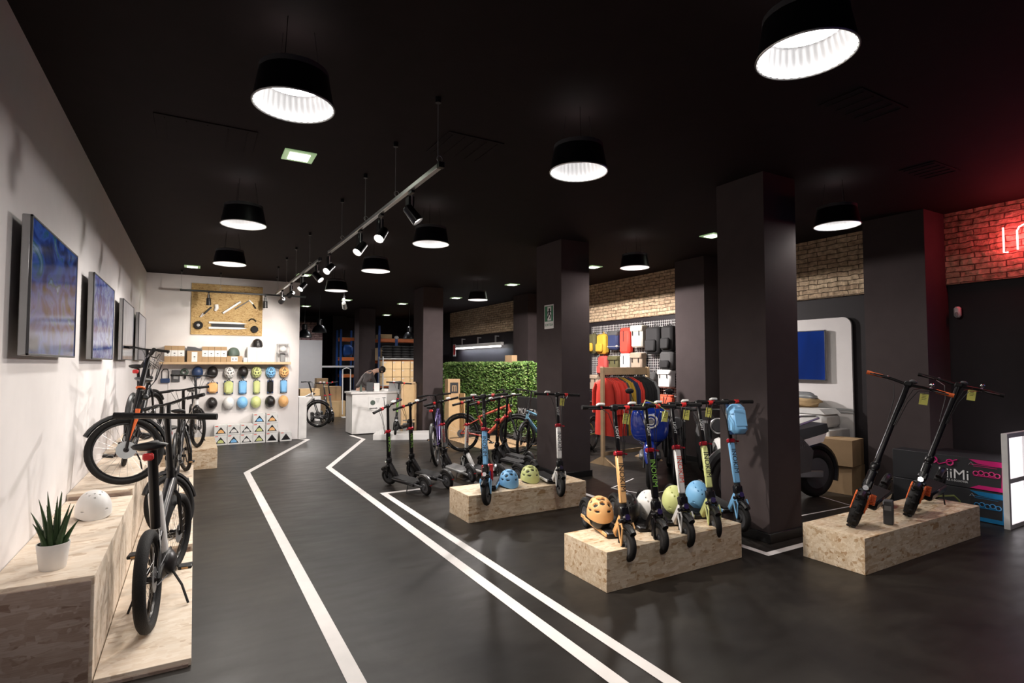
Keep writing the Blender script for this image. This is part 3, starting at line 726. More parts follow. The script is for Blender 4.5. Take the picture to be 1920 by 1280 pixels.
# blue bag on the last scooter
t = thing('handlebar_bag', 'sky blue hard bag hanging from the last scooter handlebar', 'bag')
bpy.context.view_layer.update(); T, FM = sc5[4]
t.matrix_world = T.matrix_world @ (FM @ Matrix.Translation((.10, .03, .86)))
MB().box((0, 0, .0), (.13, .15, .27), .035).build('shell', 'blue', t)
MB().box((-.018, 0, 0), (.012, .155, .275), .004).build('zip_band', 'navy_h', t)
MB().box((.066, 0, .0), (.006, .11, .15), .002).build('front_pocket', 'blue', t)
b = MB()
for s in (-1, 1): b.box((-.05, s * .05, .12), (.05, .02, .05), .006)
b.build('strap', 'black', t)
# padlock-like cable lock on it and small items on the plinths
def small(name, lab, cat, mb, m, loc, rz=0, group=None): return put(tag(mb.build(name, m), lab, cat, group), loc, rz)
b = MB().box((0, 0, .10), (.09, .07, .20), .006); t_ = small('battery_pack', 'black upright battery pack between the rugged scooters', 'battery', b, 'dgrey', (5.20, 2.55, .285), 20)
MB().box((-.0455, 0, .14), (.002, .05, .04), 0).build('sticker', 'grey', t_)
t = thing('display_stand', 'small red and blue acrylic stand between the helmets and the blue scooter', 'stand', (2.90, 5.60, .28), 20)
b = MB()
for s in (-1, 1): b.box((s * .06, 0, .12), (.008, .06, .24))
b.build('side', 'redp', t); MB().box((0, .01, .10), (.10, .04, .14), .006).build('insert', 'mopblue', t); MB().box((0, 0, .235), (.12, .06, .006)).build('top_bar', 'redp', t)
t = thing('cable_lock', 'pale green bicycle cable lying over the right end of the rugged scooter plinth', 'cable', (6.6, 2.62, .285))
MB().tube([(-.35, .18, .02), (-.1, .1, .05), (.05, .03, .05), (.09, .0, .0), (.10, -.02, -.12)], .009, 8).build('cable', 'leaf2', t)
MB().box((.10, -.02, -.19), (.05, .05, .14), .01).build('charger', 'black', t)
# ------------------------------------------------------------------ aloe
t = thing('potted_aloe', 'spiky green aloe in a white pot on the front end of the bench', 'plant', (-.63, 3.80, .57))
MB().lathe([(.055, 0), (.058, .004), (.072, .125), (.0725, .135), (.067, .135), (.064, .118), (.001, .117)], 40).build('pot', 'white', t)
MB().lathe([(.001, .119), (.064, .119)], 24).build('soil', 'soil', t)
rr = random.Random(3)
for k in range(15):
    a = k * 2.4 + .3; ln = .30 - .010 * k + rr.uniform(-.02, .03); tilt = .05 + .032 * k; r0 = .012 + .0022 * k
    if k > 9: ln *= .8
    pts = []; rs = []
    for i in range(8):
        q = i / 7; rad_ = r0 + tilt * ln * (q ** 1.4) * 1.0
        pts.append((rad_ * math.cos(a), rad_ * math.sin(a), .11 + ln * q * (1 - .12 * tilt * q)))
        rs.append(max(.0008, .017 * (1 - q) ** .8))
    b = MB(); b.tube(pts, rs, 7)
    for i in range(1, 7):
        for s in (-1, 1):
            p = Vector(pts[i]); n = Vector((-math.sin(a), math.cos(a), 0)) * s * rs[i]
            b.add([p + n * .8 + Vector((0, 0, -.004)), p + n * .8 + Vector((0, 0, .004)), p + n * 1.5 + Vector((0, 0, .003))], [(0, 1, 2)])
    b.build('leaf', 'aloe', t)
# ------------------------------------------------------------------ bikes
def bike(name, lab, x, y, z, head, roll=0, steer=0, L=1.05, r=.28, style='fold', S=.85, hw=.3, seat=.95, frame_m='satin', acc=None, sx=-.22, rake=18, fend=True, rear_light=True, fat=False, straight=True):
    t = thing(name, lab, 'bicycle', (x, y, z), head, None, roll); a = rad(rake); ax = Vector((-math.sin(a), 0, math.cos(a))); acc = acc or frame_m
    FM = Matrix.Translation((L / 2, 0, r)) @ Matrix.Rotation(rad(steer), 4, ax) @ Matrix.Rotation(-a, 4, 'Y'); tw = .034 if fat else .025
    def wheel(nm, Mx):
        w = MB(Mx).torus((0, 0, 0), r - tw, tw, 'y', 44, 10).build(nm, 'rubber', t)
        MB(Mx).torus((0, 0, 0), r - 2 * tw - .004, .010, 'y', 44, 6, 1.3).build('rim', 'satin', w)
        b = MB(Mx)
        for i in range(24):
            q = 2 * PI * i / 24; q2 = q + (.5 if i % 2 else -.5); s = .022 if i % 4 < 2 else -.022
            b.tube([(.02 * math.cos(q2), s, .02 * math.sin(q2)), ((r - .055) * math.cos(q), 0, (r - .055) * math.sin(q))], .0013, 3, False)
        b.build('spokes', 'alu', w); MB(Mx).lathe([(.012, -.045), (.026, -.03), (.02, 0), (.026, .03), (.012, .045)], 14, ax='y').build('hub', 'satin', w)
        MB(Mx).lathe([(.03, -.034), (.075, -.034), (.075, -.031), (.03, -.031)], 24, ax='y').build('brake_disc', 'alu', w)
        return w
    wheel('front_wheel', FM); RM = Matrix.Translation((-L / 2, 0, r)); wheel('rear_wheel', RM)
    ht = r + .16 + (.10 if style == 'fold' else .16)   # head tube position along axis
    b = MB(FM)
    for s in (-1, 1): b.tube([(.0, .05 * s, 0), (-.012, .05 * s, r + .03), (-.004, .02 * s, r + .07)], [.011, .015, .016], 8)
    b.cyl((0, 0, r + .05), (0, 0, r + .09), .024)
    b.build('fork', acc if style == 'accent' else 'satin', t)
    if acc == 'hotor':
        b = MB(FM)
        for s in (-1, 1): b.tube([(.012, .058 * s, r + .07), (.018, .06 * s, r - .02), (.004, .055 * s, .08)], [.02, .014, .003], 6)
        b.build('fork_accent', 'hotor', t); MB(FM).torus((0, 0, r + .28), .029, .010, 'z', 20, 6).build('collar', 'hotor', t)
    H0 = FM @ Vector((0, 0, r + .09)); H1 = FM @ Vector((0, 0, r + .25))
    MB().cyl(H0, H1, .026, n=16).build('head_tube', frame_m, t)
    BB = Vector((-.06, 0, .30 if r > .3 else .27)); ST = Vector((sx + .02, 0, seat - .28 if style != 'fold' else .55))
    b = MB()
    if style == 'fold':
        J = H0.lerp(H1, .4); b.tube([J, J.lerp(ST, .55) + Vector((0, 0, -.03)), Vector((ST.x + .02, 0, ST.z - .08))], [.038, .036, .032], 12)
    else:
        b.tube([H1 + Vector((0, 0, -.03)), ST + Vector((0, 0, .02))], [.024, .018], 12); b.tube([H0 + Vector((0, 0, .02)), BB], [.032, .03], 12)
    fr = b.build('frame', frame_m, t)
    MB().tube([BB, ST + Vector((-.01, 0, .22 if fat else .04))], [.048, .04] if fat else [.024, .021], 14).build('seat_tube', acc if acc == 'wht_h' else frame_m, t)
    b = MB()
    for s in (-1, 1):
        b.tube([BB + Vector((-.01, .02 * s, 0)), (-L / 2 + .1, .045 * s, r + .01), (-L / 2, .05 * s, r)], .011, 7)
        b.tube([ST + Vector((0, .015 * s, -.02)), (-L / 2 + .12, .045 * s, r + .16), (-L / 2, .05 * s, r)], .009, 7)
    b.build('rear_triangle', frame_m, t)
    ttop = Vector((sx - .06, 0, seat)); MB().tube([ST, ttop], .029 if fat else .0165, 16).build('seat_post', 'satin', t)
    sd = MB()
    for i in range(9):
        pass
    rows = []; nn = 12
    vs_ = []; prof = [(-.13, .055, .03), (-.12, .075, .04), (-.08, .082, .038), (-.03, .062, .03), (.03, .03, .026), (.09, .02, .022), (.13, .014, .014), (.138, .004, .004)]
    for px, w, h in prof:
        for j in range(nn):
            q = 2 * PI * j / nn; vs_.append((ttop.x + px, w * (1.25 if fat else 1) * math.cos(q), ttop.z + .035 + h * math.sin(q) * (.5 if math.sin(q) > 0 else .8)))
    fs = [(i * nn + j, i * nn + (j + 1) % nn, (i + 1) * nn + (j + 1) % nn, (i + 1) * nn + j) for i in range(7) for j in range(nn)] + [tuple(range(nn))[::-1], tuple(7 * nn + j for j in range(nn))]
    sd.add(vs_, fs); sdo = sd.build('saddle', 'black', t, 70)
    b = MB()
    for s in (-1, 1): b.tube([(ttop.x - .1, .025 * s, ttop.z + .01), (ttop.x, .022 * s, ttop.z - .002), (ttop.x + .09, .01 * s, ttop.z + .02)], .0035, 5)
    b.build('saddle_rail', 'alu', sdo)
    if rear_light:
        MB().box((ttop.x - .135, 0, ttop.z - .03), (.03, .06, .045), .01).build('tail_light', 'redp', t)
    # stem and bars
    MB(FM).tube([(0, 0, r + .25), (0, 0, r + .27), (0, 0, S)], [.028, .022, .018], 12).build('stem', 'satin', t)
    b = MB(FM)
    if straight: bar = [(0, -hw, S), (0, hw, S)]
    else: bar = [(-.06, -hw, S + .03), (-.03, -hw * .5, S + .03), (.02, -.05, S), (.02, .05, S), (-.03, hw * .5, S + .03), (-.06, hw, S + .03)]
    bo = b.tube(bar, .021 if fat else (.014 if straight else .0115), 12).build('handlebar', 'satin', t); e0 = bar[0]; 
    for s in (-1, 1):
        ex, ez = e0[0], e0[2]
        MB(FM).tube([(ex, s * (hw - .13), ez), (ex, s * (hw + .002), ez)], .024 if fat else .0175, 12).build('grip', 'rubber', bo)
        MB(FM).tube([(ex + .012, s * (hw - .17), ez - .012), (ex + .05, s * (hw - .14), ez - .025), (ex + .052, s * (hw - .03), ez - .025)], .005, 6).build('brake_lever', 'satin', bo)
    b = MB(FM)
    for s in (-1, 1, .5, -.4): b.tube([(.03, s * (hw - .17), S - .01), (.11, s * .12, S - .05), (.10, s * .05, S - .2), (.03, .02 * (1 if s > 0 else -1), r + .22)], .0032, 5)
    b.build('cable', 'black', t)
    MB(FM).box((.05, 0, r + .2), (.05, .05, .045), .01).build('headlight', 'black', t)
    if fend:
        MB(FM).tube(arc((0, 0), r + .022, 20, 165, 14), .02, 6).build('front_fender', 'black', t)
        MB(RM).tube(arc((0, 0), r + .022, 15, 195, 14), .02, 6).build('rear_fender', 'black', t)
    # drivetrain
    cr = MB().lathe([(.06, -.052), (.088, -.052), (.088, -.048), (.06, -.048)], 32, BB, 'y').build('chainring', 'satin', t)
    b = MB(); b.cyl(BB + Vector((0, -.075, 0)), BB + Vector((0, .075, 0)), .018)
    b.seg(BB + Vector((0, -.07, 0)), BB + Vector((.13, -.075, -.10)), .022, .012, .004, (0, 1, 0)); b.seg(BB + Vector((0, .07, 0)), BB + Vector((-.13, .075, .10)), .022, .012, .004, (0, 1, 0))
    b.build('crank', 'satin', t)
    for s, p in ((-1, BB + Vector((.13, -.125, -.10))), (1, BB + Vector((-.13, .125, .10)))):
        pd = MB().box(p, (.09, .085, .022), .005).build('pedal', 'black', t); MB().box(p + Vector((-.046, 0, 0)), (.003, .04, .012)).build('reflector', 'orange', pd)
    b = MB()
    for dz in (.085, -.085): b.tube([BB + Vector((0, -.05, dz)), (-L / 2, -.045, r + dz * .45)], .004, 4)
    b.build('chain', 'dgrey', t)
    MB().tube([BB + Vector((-.05, .05, -.02)), (-.16, .13, .12), (-.20, .17, .005)], .008, 6).build('kickstand', 'satin', t)
    if fat:
        MB().tube([BB + Vector((-.05, -.05, -.02)), (-.16, -.13, .12), (-.20, -.17, .005)], .008, 6).build('kickstand', 'satin', t); MB().ell(BB + Vector((-.02, -.02, -.01)), (.10, .075, .10), 20, 14).build('motor_cover', 'blk_h', t)
    return t, FM
bike('folding_bike', 'black folding bike with white seat tube seen from behind on the low platform', -.15, 4.58, .04, 84, -2, -12, r=.3, S=.98, hw=.34, seat=1.07, acc='wht_h', sx=-.28, fat=True, fend=False)
bike('folding_bike', 'black bike with orange trimmed fork, front wheel turned on the tall bench', -.58, 6.37, .62, -87, -10, 97, r=.29, S=.86, hw=.26, seat=.86, acc='hotor', rear_light=False)
bike('folding_bike', 'black bike facing the aisle behind the white framed folding bike', -.17, 6.42, .10, -88, 2, -42, r=.28, S=.94, hw=.33, seat=.86, straight=False, sx=-.25)
bike('city_bike', 'black bike with rear rack and red reflector, high on the farthest bench block', -.55, 8.2, .67, 84, 0, -20, r=.31, L=1.02, S=.90, hw=.3, seat=.93, style='step', straight=False)
bike('city_bike', 'dark bike with round saddle on the farthest low platform', -.14, 8.55, .155, 86, 0, 20, r=.31, L=1.02, S=.88, hw=.3, seat=.88, style='step', straight=False)
bike('city_bike', 'bike with white frame and wide bars on the osb plinth near the helmets', .036, 10.8, .32, -85, 2, 14, r=.30, L=1.02, S=.88, hw=.34, seat=.85, style='step', frame_m='wht_h', straight=False, rear_light=False)
bike('city_bike', 'purple framed bike with front rack among the floor scooters', 3.74, 8.95, 0, 60, -8, -5, r=.33, L=1.08, S=.82, hw=.3, seat=.92, style='step', frame_m='violet', straight=False)
bike('city_bike', 'large wheeled bike with coral red and white frame in front of the hedge', 4.85, 9.3, 0, -40, 0, 0, r=.345, L=1.08, S=.86, hw=.3, seat=.92, style='step', frame_m='coral', straight=False)
bike('city_bike', 'light blue framed bike behind the scooters in front of the hedge', 5.5, 8.5, 0, -160, 2, 20, r=.31, L=1.02, S=.9, hw=.3, seat=.9, style='step', frame_m='cyan', straight=False)
bike('city_bike', 'bike with pale lime frame half hidden by the exit sign column', 6.3, 8.35, 0, -150, -2, 10, r=.31, L=1.02, S=.9, hw=.3, seat=.9, style='step', frame_m='lime', straight=False)
bike('city_bike', 'white and black bike parked behind the end of the helmet wall', 2.42, 15.55, 0, -35, 0, 5, r=.345, L=1.08, S=.88, hw=.32, seat=.9, style='step', frame_m='wht_h', straight=False)
# ------------------------------------------------------------------ screens on the left wall
M['scr1'] = screen_mat('tv_picture_blue', ((.3, (.002, .006, .03)), (.45, (.006, .03, .18)), (.55, (.03, .09, .38)), (.66, (.01, .09, .12)), (.8, (.3, .42, .75))), .42, (2, 2.2, 3.6), 3)
M['scr2'] = screen_mat('tv_picture_blue_grey', ((.25, (.004, .02, .12)), (.45, (.03, .08, .4)), (.55, (.25, .35, .6)), (.7, (.02, .05, .15))), .5, (1, 3, 4), 7)
M['scr3'] = screen_mat('tv_grey_reflection', ((.3, (.10, .10, .12)), (.6, (.26, .25, .27))), .6, (1, 2, 1), 1)  # reflection of the wall on the two far televisions, painted as a dim glow
M['scr4'] = screen_mat('tv_picture_deep_blue', ((.3, (.0, .02, .14)), (.55, (.0, .04, .3)), (.8, (.15, .13, .2))), .5, (1, .9, .4), 5)
M['scr5'] = screen_mat('tv_picture_light_blue', ((.3, (.12, .2, .75)), (.6, (.25, .38, .95))), 1.2, (1, 1, 1), 2)
def tv(lab, x, y0, y1, z0, z1, scr, side=1):
    t = thing('television', lab, 'television', (x, (y0 + y1) / 2, (z0 + z1) / 2)); w, h = y1 - y0, z1 - z0
    MB().box((-.022 * side, 0, 0), (.038, w, h), .004).build('case', 'silver', t)
    b = MB(); q = .012
    for s in (-1, 1): b.box((0, s * (w / 2 - q / 2), 0), (.012, q, h), .002); b.box((0, 0, s * (h / 2 - q / 2)), (.012, w, q), .002)
    b.build('bezel', 'dgrey', t)
    MB().box((.0, 0, 0), (.004, w - 2 * q, h - 2 * q)).build('screen', scr, t)
    MB().box((-.05 * side, 0, -.05), (.05, .3, .3), .005).build('wall_mount', 'black', t)
tv('blue glowing television nearest the camera on the left wall', -.775, 3.84, 5.17, 1.70, 2.46, 'scr1')
tv('second television on the left wall, blue picture with a dark figure', -.775, 5.98, 7.36, 1.70, 2.46, 'scr2')
tv('third television on the left wall with a painted pale grey reflection', -.775, 8.28, 9.62, 1.71, 2.47, 'scr3')
tv('farthest television on the left wall, painted pale grey reflection', -.775, 10.5, 11.9, 1.72, 2.48, 'scr3')
# ------------------------------------------------------------------ osb parts board
YB = 13.1
t = thing('parts_board', 'osb board of mounted scooter parts above the helmet shelf', 'board', (.59, YB - .015, 2.80))
MB().box((0, 0, 0), (1.34, .03, 1.06), .002).build('panel', 'osb_dk', t)
def bx(px, py): return (px - .59, -.03, py - 2.80)
def bpt(u, w, d=-.04): # crop fractions (0..1, 0..1 from the top left of the board)
    return (-.67 + 1.34 * u, d, .53 - 1.06 * w)
w1 = MB().lathe([(.02, -.03), (.075, -.03), (.085, -.01), (.085, .02), (.02, .02)], 28, bpt(.10, .82), 'y').build('wheel', 'rubber', t); MB().lathe([(.001, -.035), (.03, -.034)], 14, bpt(.10, .82), 'y').build('hub', 'alu', w1)
MB().lathe([(.02, -.03), (.065, -.03), (.075, -.01), (.075, .02), (.02, .02)], 28, bpt(.885, .87), 'y').build('wheel', 'rubber', t)
MB().tube([bpt(.80, .70), bpt(.835, .66), bpt(.87, .66), bpt(.91, .71)], .013, 8).build('fender', 'black', t)
dk = MB().prism([(-.35, .055), (.2, .055), (.36, .03), (.36, .015), (.2, .02), (-.35, .02)], -.03, .0).add([], []); dk2 = MB(Matrix.Translation(bpt(.51, .81)))
dk2.prism([(-.36, .075), (.22, .07), (.36, .045), (.2, .035), (-.36, .035)], -.02, .02); dk2.prism([(-.36, -.035), (.22, -.035), (.36, -.05), (.2, -.075), (-.36, -.075)], -.02, .02)
dko = dk2.build('deck_rail', 'white', t); MB(Matrix.Translation(bpt(.51, .81))).box((0, .005, 0), (.62, .02, .07)).build('deck_core', 'txt_dk', dko)
MB().seg(bpt(.43, .57), bpt(.68, .32), .045, .045, .008).build('stem_cover', 'white', t)
MB().seg(bpt(.60, .48), bpt(.80, .29), .02, .02, .004).build('upper_tube', 'black', t)
h_ = MB().seg(bpt(.80, .28), bpt(.86, .36), .035, .03, .006).build('handle_clamp', 'white', t); MB().seg(bpt(.85, .35), bpt(.90, .45), .03, .03, .008).build('grip', 'rubber', h_)
MB().seg(bpt(.17, .60), bpt(.27, .46), .03, .03, .006).build('fork', 'black', t); MB().tube([bpt(.12, .66), bpt(.16, .58), bpt(.18, .60), bpt(.13, .66)], .008, 6).build('fork_guard', 'white', t)
MB().tube([bpt(.34, .40), bpt(.345, .47), bpt(.32, .53)], [.04, .042, .025], 12).build('motor_case', 'white', t)
# ------------------------------------------------------------------ shelf over the peg board
sh = tag(MB().box((.61, YB - .15, 1.68), (2.42, .30, .05), .004).build('wall_shelf', 'wood'), 'long pine shelf on the helmet wall carrying boxes', 'shelf')
pg = thing('pegboard', 'white wire grid panel behind the hanging helmets', 'panel', (.69, YB - .01, 1.15))
b = MB()
for k in range(57): b.box((-1.13 + k * .04, 0, 0), (.003, .003, .98))
for k in range(25): b.box((0, 0, -.48 + k * .04), (2.26, .003, .003))
b.build('wire_grid', 'white', pg); MB().box((0, .004, 0), (2.28, .004, 1.0)).build('backing', 'white_wall', pg)
def carton(lab, x, y, z, w, d, h, m='card', lbl=None, rz=0, grp=None, name='carton'):
    t = thing(name, lab, 'box', (x, y, z), rz, grp)
    bd = MB().box((0, 0, h / 2), (w, d, h), .002).build('body', m, t)
    MB().box((0, 0, h + .0006), (w * .98, .03, .001)).build('tape', 'card_l', bd)
    if lbl:
        lx, lz, lw, lh = lbl
        lo = MB().box((lx, -d / 2 - .001, lz), (lw, .002, lh)).build('label', 'paper', t)
        b = MB(); n = max(1, int(lw / .06))
        for k in range(n): b.box((lx - lw / 2 + (k + .5) * lw / n, -d / 2 - .0022, lz), (.03, .0006, .018)); b.box((lx - lw / 2 + (k + .5) * lw / n, -d / 2 - .0022, lz - .04), (.02, .0006, .006))
        b.build('print', 'txt_dk', lo)
    return t
zs = 1.706
for k in range(3): carton('upright brown carton with white band, %s of the left three on the shelf' % ('left one', 'middle one', 'right one')[k], -.46 + k * .115, YB - .15, zs, .112, .24, .32, 'card', (0, .17, .11, .12), grp='cartons at the left of the shelf')
carton('brown carton with a tall white label under the grey helmet bag', .0, YB - .15, zs, .26, .24, .22, 'card', (0, .10, .10, .2))
o = MB().prism([(-.14, 0), (.14, 0), (.13, .03), (.02, .075), (-.12, .085)], -.1, .1).build('grey_pouch', 'dgrey'); put(tag(o, 'dark grey folded pouch lying on the second shelf carton', 'pouch'), (-.01, YB - .15, zs + .223))
for k in range(4): carton('upright brown carton with white band, %s of the four in the shelf middle' % ('leftmost', 'second', 'third', 'rightmost')[k], .185 + k * .113, YB - .15, zs, .11, .24, .31, 'card', (0, .17, .108, .13), grp='cartons in the middle of the shelf')
carton('low brown carton with a white label under the grey green helmet', .72, YB - .15, zs, .3, .24, .12, 'card', (0, .06, .12, .1))
helmet('grey green helmet lying on the low carton on the shelf', (.71, YB - .15, zs + .135), 'plain', 'green_h', 60)
carton('small white box right of the grey green helmet carton', .935, YB - .2, zs, .09, .14, .09, 'paper')
for k in range(6): carton('upright white box with brown top, number %s from the left under the black helmet' % ('one', 'two', 'three', 'four', 'five', 'six')[k], 1.01 + k * .088, YB - .15, zs, .086, .24, .31, 'paper', None, grp='white boxes at the right of the shelf')
b = MB()
helmet('black helmet with peak lying on the white shelf boxes', (1.16, YB - .15, zs + .325), 'plain', 'blk_h', -90)
t = thing('display_case', 'clear case holding a white helmet at the right end of the shelf', 'case', (1.67, YB - .15, zs))
b = MB()
for sx_ in (-.11, .11):
    for sy in (-.1, .1): b.box((sx_, sy, .2), (.008, .008, .4))
for z_ in (.004, .2, .396): b.box((0, 0, z_), (.23, .21, .008))
b.build('frame', 'leaf2' if False else 'silver', t); MB().ell((0, 0, .28), (.08, .08, .07), 16, 10).build('white_helmet', 'wht_h', t); MB().box((0, .02, .1), (.1, .06, .18), .01).build('grey_insert', 'grey', t)
# hanging helmets
HX = dict(zip(range(7), (.06, .33, .64, .90, 1.16, 1.44, 1.71)))
def hang(lab, x, z, kind, shell, low=False):
    return helmet(lab, (x, YB - .13, z), kind, shell, 90, 0, 0, 'helmets hanging on the wire grid')
def hangh(lab, x, z, kind, shell, tilt=62):
    t = helmet(lab, (x, YB - .045, z), kind, shell, 0, 0, 0, 'helmets hanging on the wire grid')
    t.rotation_euler = (rad(tilt + 25), 0, 0); 
    t.rotation_euler = (Matrix.Rotation(rad(90), 3, 'X') @ Matrix.Rotation(rad(90), 3, 'Z')).to_euler(); t.scale = (.95, .95, .95); return t
for x, k, c, lab in ((HX[0], 'plain', 'navy_h', 'navy blue helmet in the top row, under the shelf'), (HX[1], 'plain', 'blk_h', 'plain black helmet in the top row above the orange pouch'), (HX[2], 'vent', 'wht_h', 'white vented helmet in the top row'),
                     (HX[3], 'skate', 'blk_h', 'glossy black helmet in the top row between white and lime'), (HX[4], 'vent', 'lime', 'lime vented helmet in the top row'), (HX[5], 'vent', 'blue', 'sky blue vented helmet in the top row'), (HX[6], 'vent', 'orange', 'orange vented helmet at the right end of the top row')):
    hangh(lab, x, 1.49, k, c)
for x, k, c, lab in ((HX[1], 'skate', 'blk_h', 'glossy black skate helmet at the left end of the bottom row'), (HX[2], 'skate', 'wht_h', 'white skate helmet in the bottom row'), (HX[3], 'skate', 'blue', 'sky blue skate helmet in the bottom row'),
                     (HX[4], 'skate', 'lime', 'lime skate helmet in the bottom row'), (HX[5], 'plain', 'blk_h', 'matt black helmet in the bottom row below the black bag'), (HX[6], 'skate', 'orange', 'orange skate helmet at the right end of the bottom row')):
    hangh(lab, x, .85, k, c)
def pouch(lab, x, m, round_=False, w=.15, h=.27):
    t = thing('bag', lab, 'bag', (x, YB - .06, 1.17), 0, 'small bags hanging between the helmet rows')
    MB().box((0, 0, 0), (w, .09, h), .04 if round_ else .03).build('shell', m, t)
    MB().box((0, -.001, 0), (w + .006, .012, h + .006), .005).build('zip_band', 'navy_h', t)
    MB().tube([(-.03, 0, h / 2), (0, 0, h / 2 + .05), (.03, 0, h / 2)], .008, 6).build('strap', 'black', t)
pouch('orange pouch hanging at the left of the middle row', .34, 'orange', True, .19, .22); pouch('olive yellow pouch in the middle row', .635, 'lime', True, .17, .27)
pouch('sky blue bag second in the middle row, between olive and lime', .90, 'blue'); pouch('lime green bag in the middle row', 1.17, 'lime', False, .13); pouch('black capsule bag in the middle row', 1.44, 'blk_h', True, .12); pouch('sky blue bag at the right end of the middle row', 1.71, 'blue', False, .135)
t = thing('u_lock', 'black u shaped bicycle lock hanging at the left of the grid', 'lock', (-.5, YB - .04, 1.45)); MB().tube([(-.06, 0, -.08), (-.06, 0, .06), (-.03, 0, .11), (.03, 0, .11), (.06, 0, .06), (.06, 0, -.08)], .01, 8).build('shackle', 'satin', t); MB().box((0, 0, -.12), (.16, .05, .09), .01).build('lock_body', 'navy_h', t)
t = thing('accessory_pack', 'dark blister pack with accessories right of the u lock', 'pack', (-.32, YB - .03, 1.42)); MB().box((0, 0, 0), (.14, .02, .24), .004).build('card', 'dgrey', t); MB().box((0, -.02, -.02), (.09, .03, .1), .01).build('item', 'grey', t)
t = thing('coiled_lock', 'coiled green black cable lock hanging beside the navy helmet', 'lock', (-.17, YB - .04, 1.50))
MB().torus((0, 0, 0), .06, .016, 'y', 24, 8).torus((0, -.02, 0), .045, .013, 'y', 24, 8).build('coil', 'green_h', t); MB().box((.01, 0, -.10), (.04, .03, .08), .008).build('key_head', 'black', t)
# stacked helmet boxes with triangular window
TB = [('orange', .50, 1), ('wht_h', .74, 1), ('wht_h', .98, 1), ('lime', 1.22, 1), ('orange', 1.47, 1), ('lime', .50, 0), ('blue', .74, 0), ('wht_h', .98, 0), ('lime', 1.22, 0), ('satin', 1.47, 0), ('blk_h', 1.75, 0), ('blue', 1.22, 2), ('orange', 1.47, 2)]
nm = {'orange': 'orange', 'wht_h': 'white', 'lime': 'lime', 'blue': 'blue', 'satin': 'dark grey', 'blk_h': 'black'}
lv = ('bottom', 'second', 'top'); ps = {.50: 'leftmost', .74: 'second', .98: 'third', 1.22: 'fourth', 1.47: 'fifth', 1.75: 'rightmost'}
for c, x, l in TB:
    t = thing('helmet_box', 'white box with %s helmet in a triangle window, %s column, %s layer' % (nm[c], ps[x], lv[l]), 'box', (x, YB - .14, .205 * l), 0, 'white helmet boxes stacked on the floor')
    MB().box((0, 0, .1), (.235, .22, .2), .002).build('body', 'paper', t)
    tri = MB(); tri.prism([(-.095, .03), (.095, .03), (0, .165)], -.1125, -.1105); w_ = tri.build('window_print', 'txt_dk', t)
    MB().prism([(-.06, .042), (.06, .042), (.045, .085), (0, .115), (-.045, .085)], -.1135, -.1127).build('helmet_picture', c, w_)
    MB().box((-.075, -.1115, .18), (.055, .001, .014)).build('red_logo', 'txt_red', t); MB().box((.105, -.1115, .13), (.004, .001, .07)).build('print', 'grey', t)
# ------------------------------------------------------------------ counter
t = thing('service_counter', 'white lacquered service counter with rounded corner', 'counter', (3.98, 13.5, 0))
MB().prism([(-.74, -.32), (-.66, -.34), (.8, -.34), (.8, .3), (-.74, .3)], .02, .96, 'xy').build('body', 'white', t)
MB().prism([(-.77, -.34), (-.66, -.37), (.83, -.37), (.83, .33), (-.77, .33)], .96, 1.0, 'xy').build('worktop', 'white', t)
MB().box((0, 0, .01), (1.4, .56, .02)).build('plinth', 'black', t)
pz = thing('info_sheet', 'white sheet with scooter pictures on the counter front', 'sheet', (3.84, 13.153, .72))
MB().box((0, 0, 0), (.44, .002, .32)).build('sheet', 'paper', pz)
b = MB(); 
b.tube([(-.17, -.004, -.11), (-.05, -.004, -.11)], .008, 5); b.torus((-.18, -.004, -.12), .016, .005, 'y', 14, 4); b.torus((-.03, -.004, -.115), .016, .005, 'y', 14, 4)
b.tube([(.06, -.004, -.12), (.17, -.004, -.12), (.15, -.004, .12), (.19, -.004, .13), (.11, -.004, .13)], .006, 5); b.torus((.06, -.004, -.12), .014, .005, 'y', 14, 4); b.torus((.17, -.004, -.12), .014, .005, 'y', 14, 4)
b.build('scooter_picture', 'txt_dk', pz); MB().lathe([(.001, -.003), (.06, -.003), (.06, 0), (.001, 0)], 24, (-.12, -.001, .02), 'y').build('green_badge', 'green_h', pz)
b = MB()
for k in range(5): b.box((0, -.002, .12 - k * .025), (.12 - .02 * k, .001, .006))
b.build('print', 'grey', pz)
def onc(name, lab, cat, x, y, mb, m, rz=0, z=1.0): return put(tag(mb.build(name, m), lab, cat), (x, y, z), rz)
onc('bottle', 'small dark green bottle on the left of the counter', 'bottle', 3.50, 13.4, MB().lathe([(.03, 0), (.03, .1), (.012, .13), (.012, .16), (.001, .16)], 16), 'green_h')
onc('folder', 'dark grey upright folder on the counter beside the person', 'folder', 3.72, 13.42, MB().box((0, 0, .11), (.16, .05, .22), .004), 'dgrey', -10)
onc('leaflet', 'pale green and white leaflet standing on the counter', 'leaflet', 3.87, 13.35, MB().box((0, 0, .10), (.13, .03, .2), .002), 'paper', -14)
t = thing('laptop', 'grey laptop screen standing open on the right of the counter', 'laptop', (4.32, 13.45, 1.0), 5); MB().box((0, 0, .012), (.34, .24, .02), .004).build('base', 'silver', t); MB().box((0, -.12, .13), (.34, .015, .23), .004, Matrix.Rotation(rad(12), 3, 'X')).build('lid', 'silver', t)
onc('card_reader', 'white card reader lying in the middle of the counter', 'card reader', 4.06, 13.3, MB().box((0, 0, .03), (.12, .14, .06), .01), 'white', 15)
t = thing('display_platform', 'low white platform in front of the counter under the lettered scooter', 'platform', (4.15, 12.0, 0), 0)
MB().prism([(-.72, .08), (.45, -.52), (.75, .15), (-.5, .6)], 0, .12, 'xy').build('body', 'white', t)
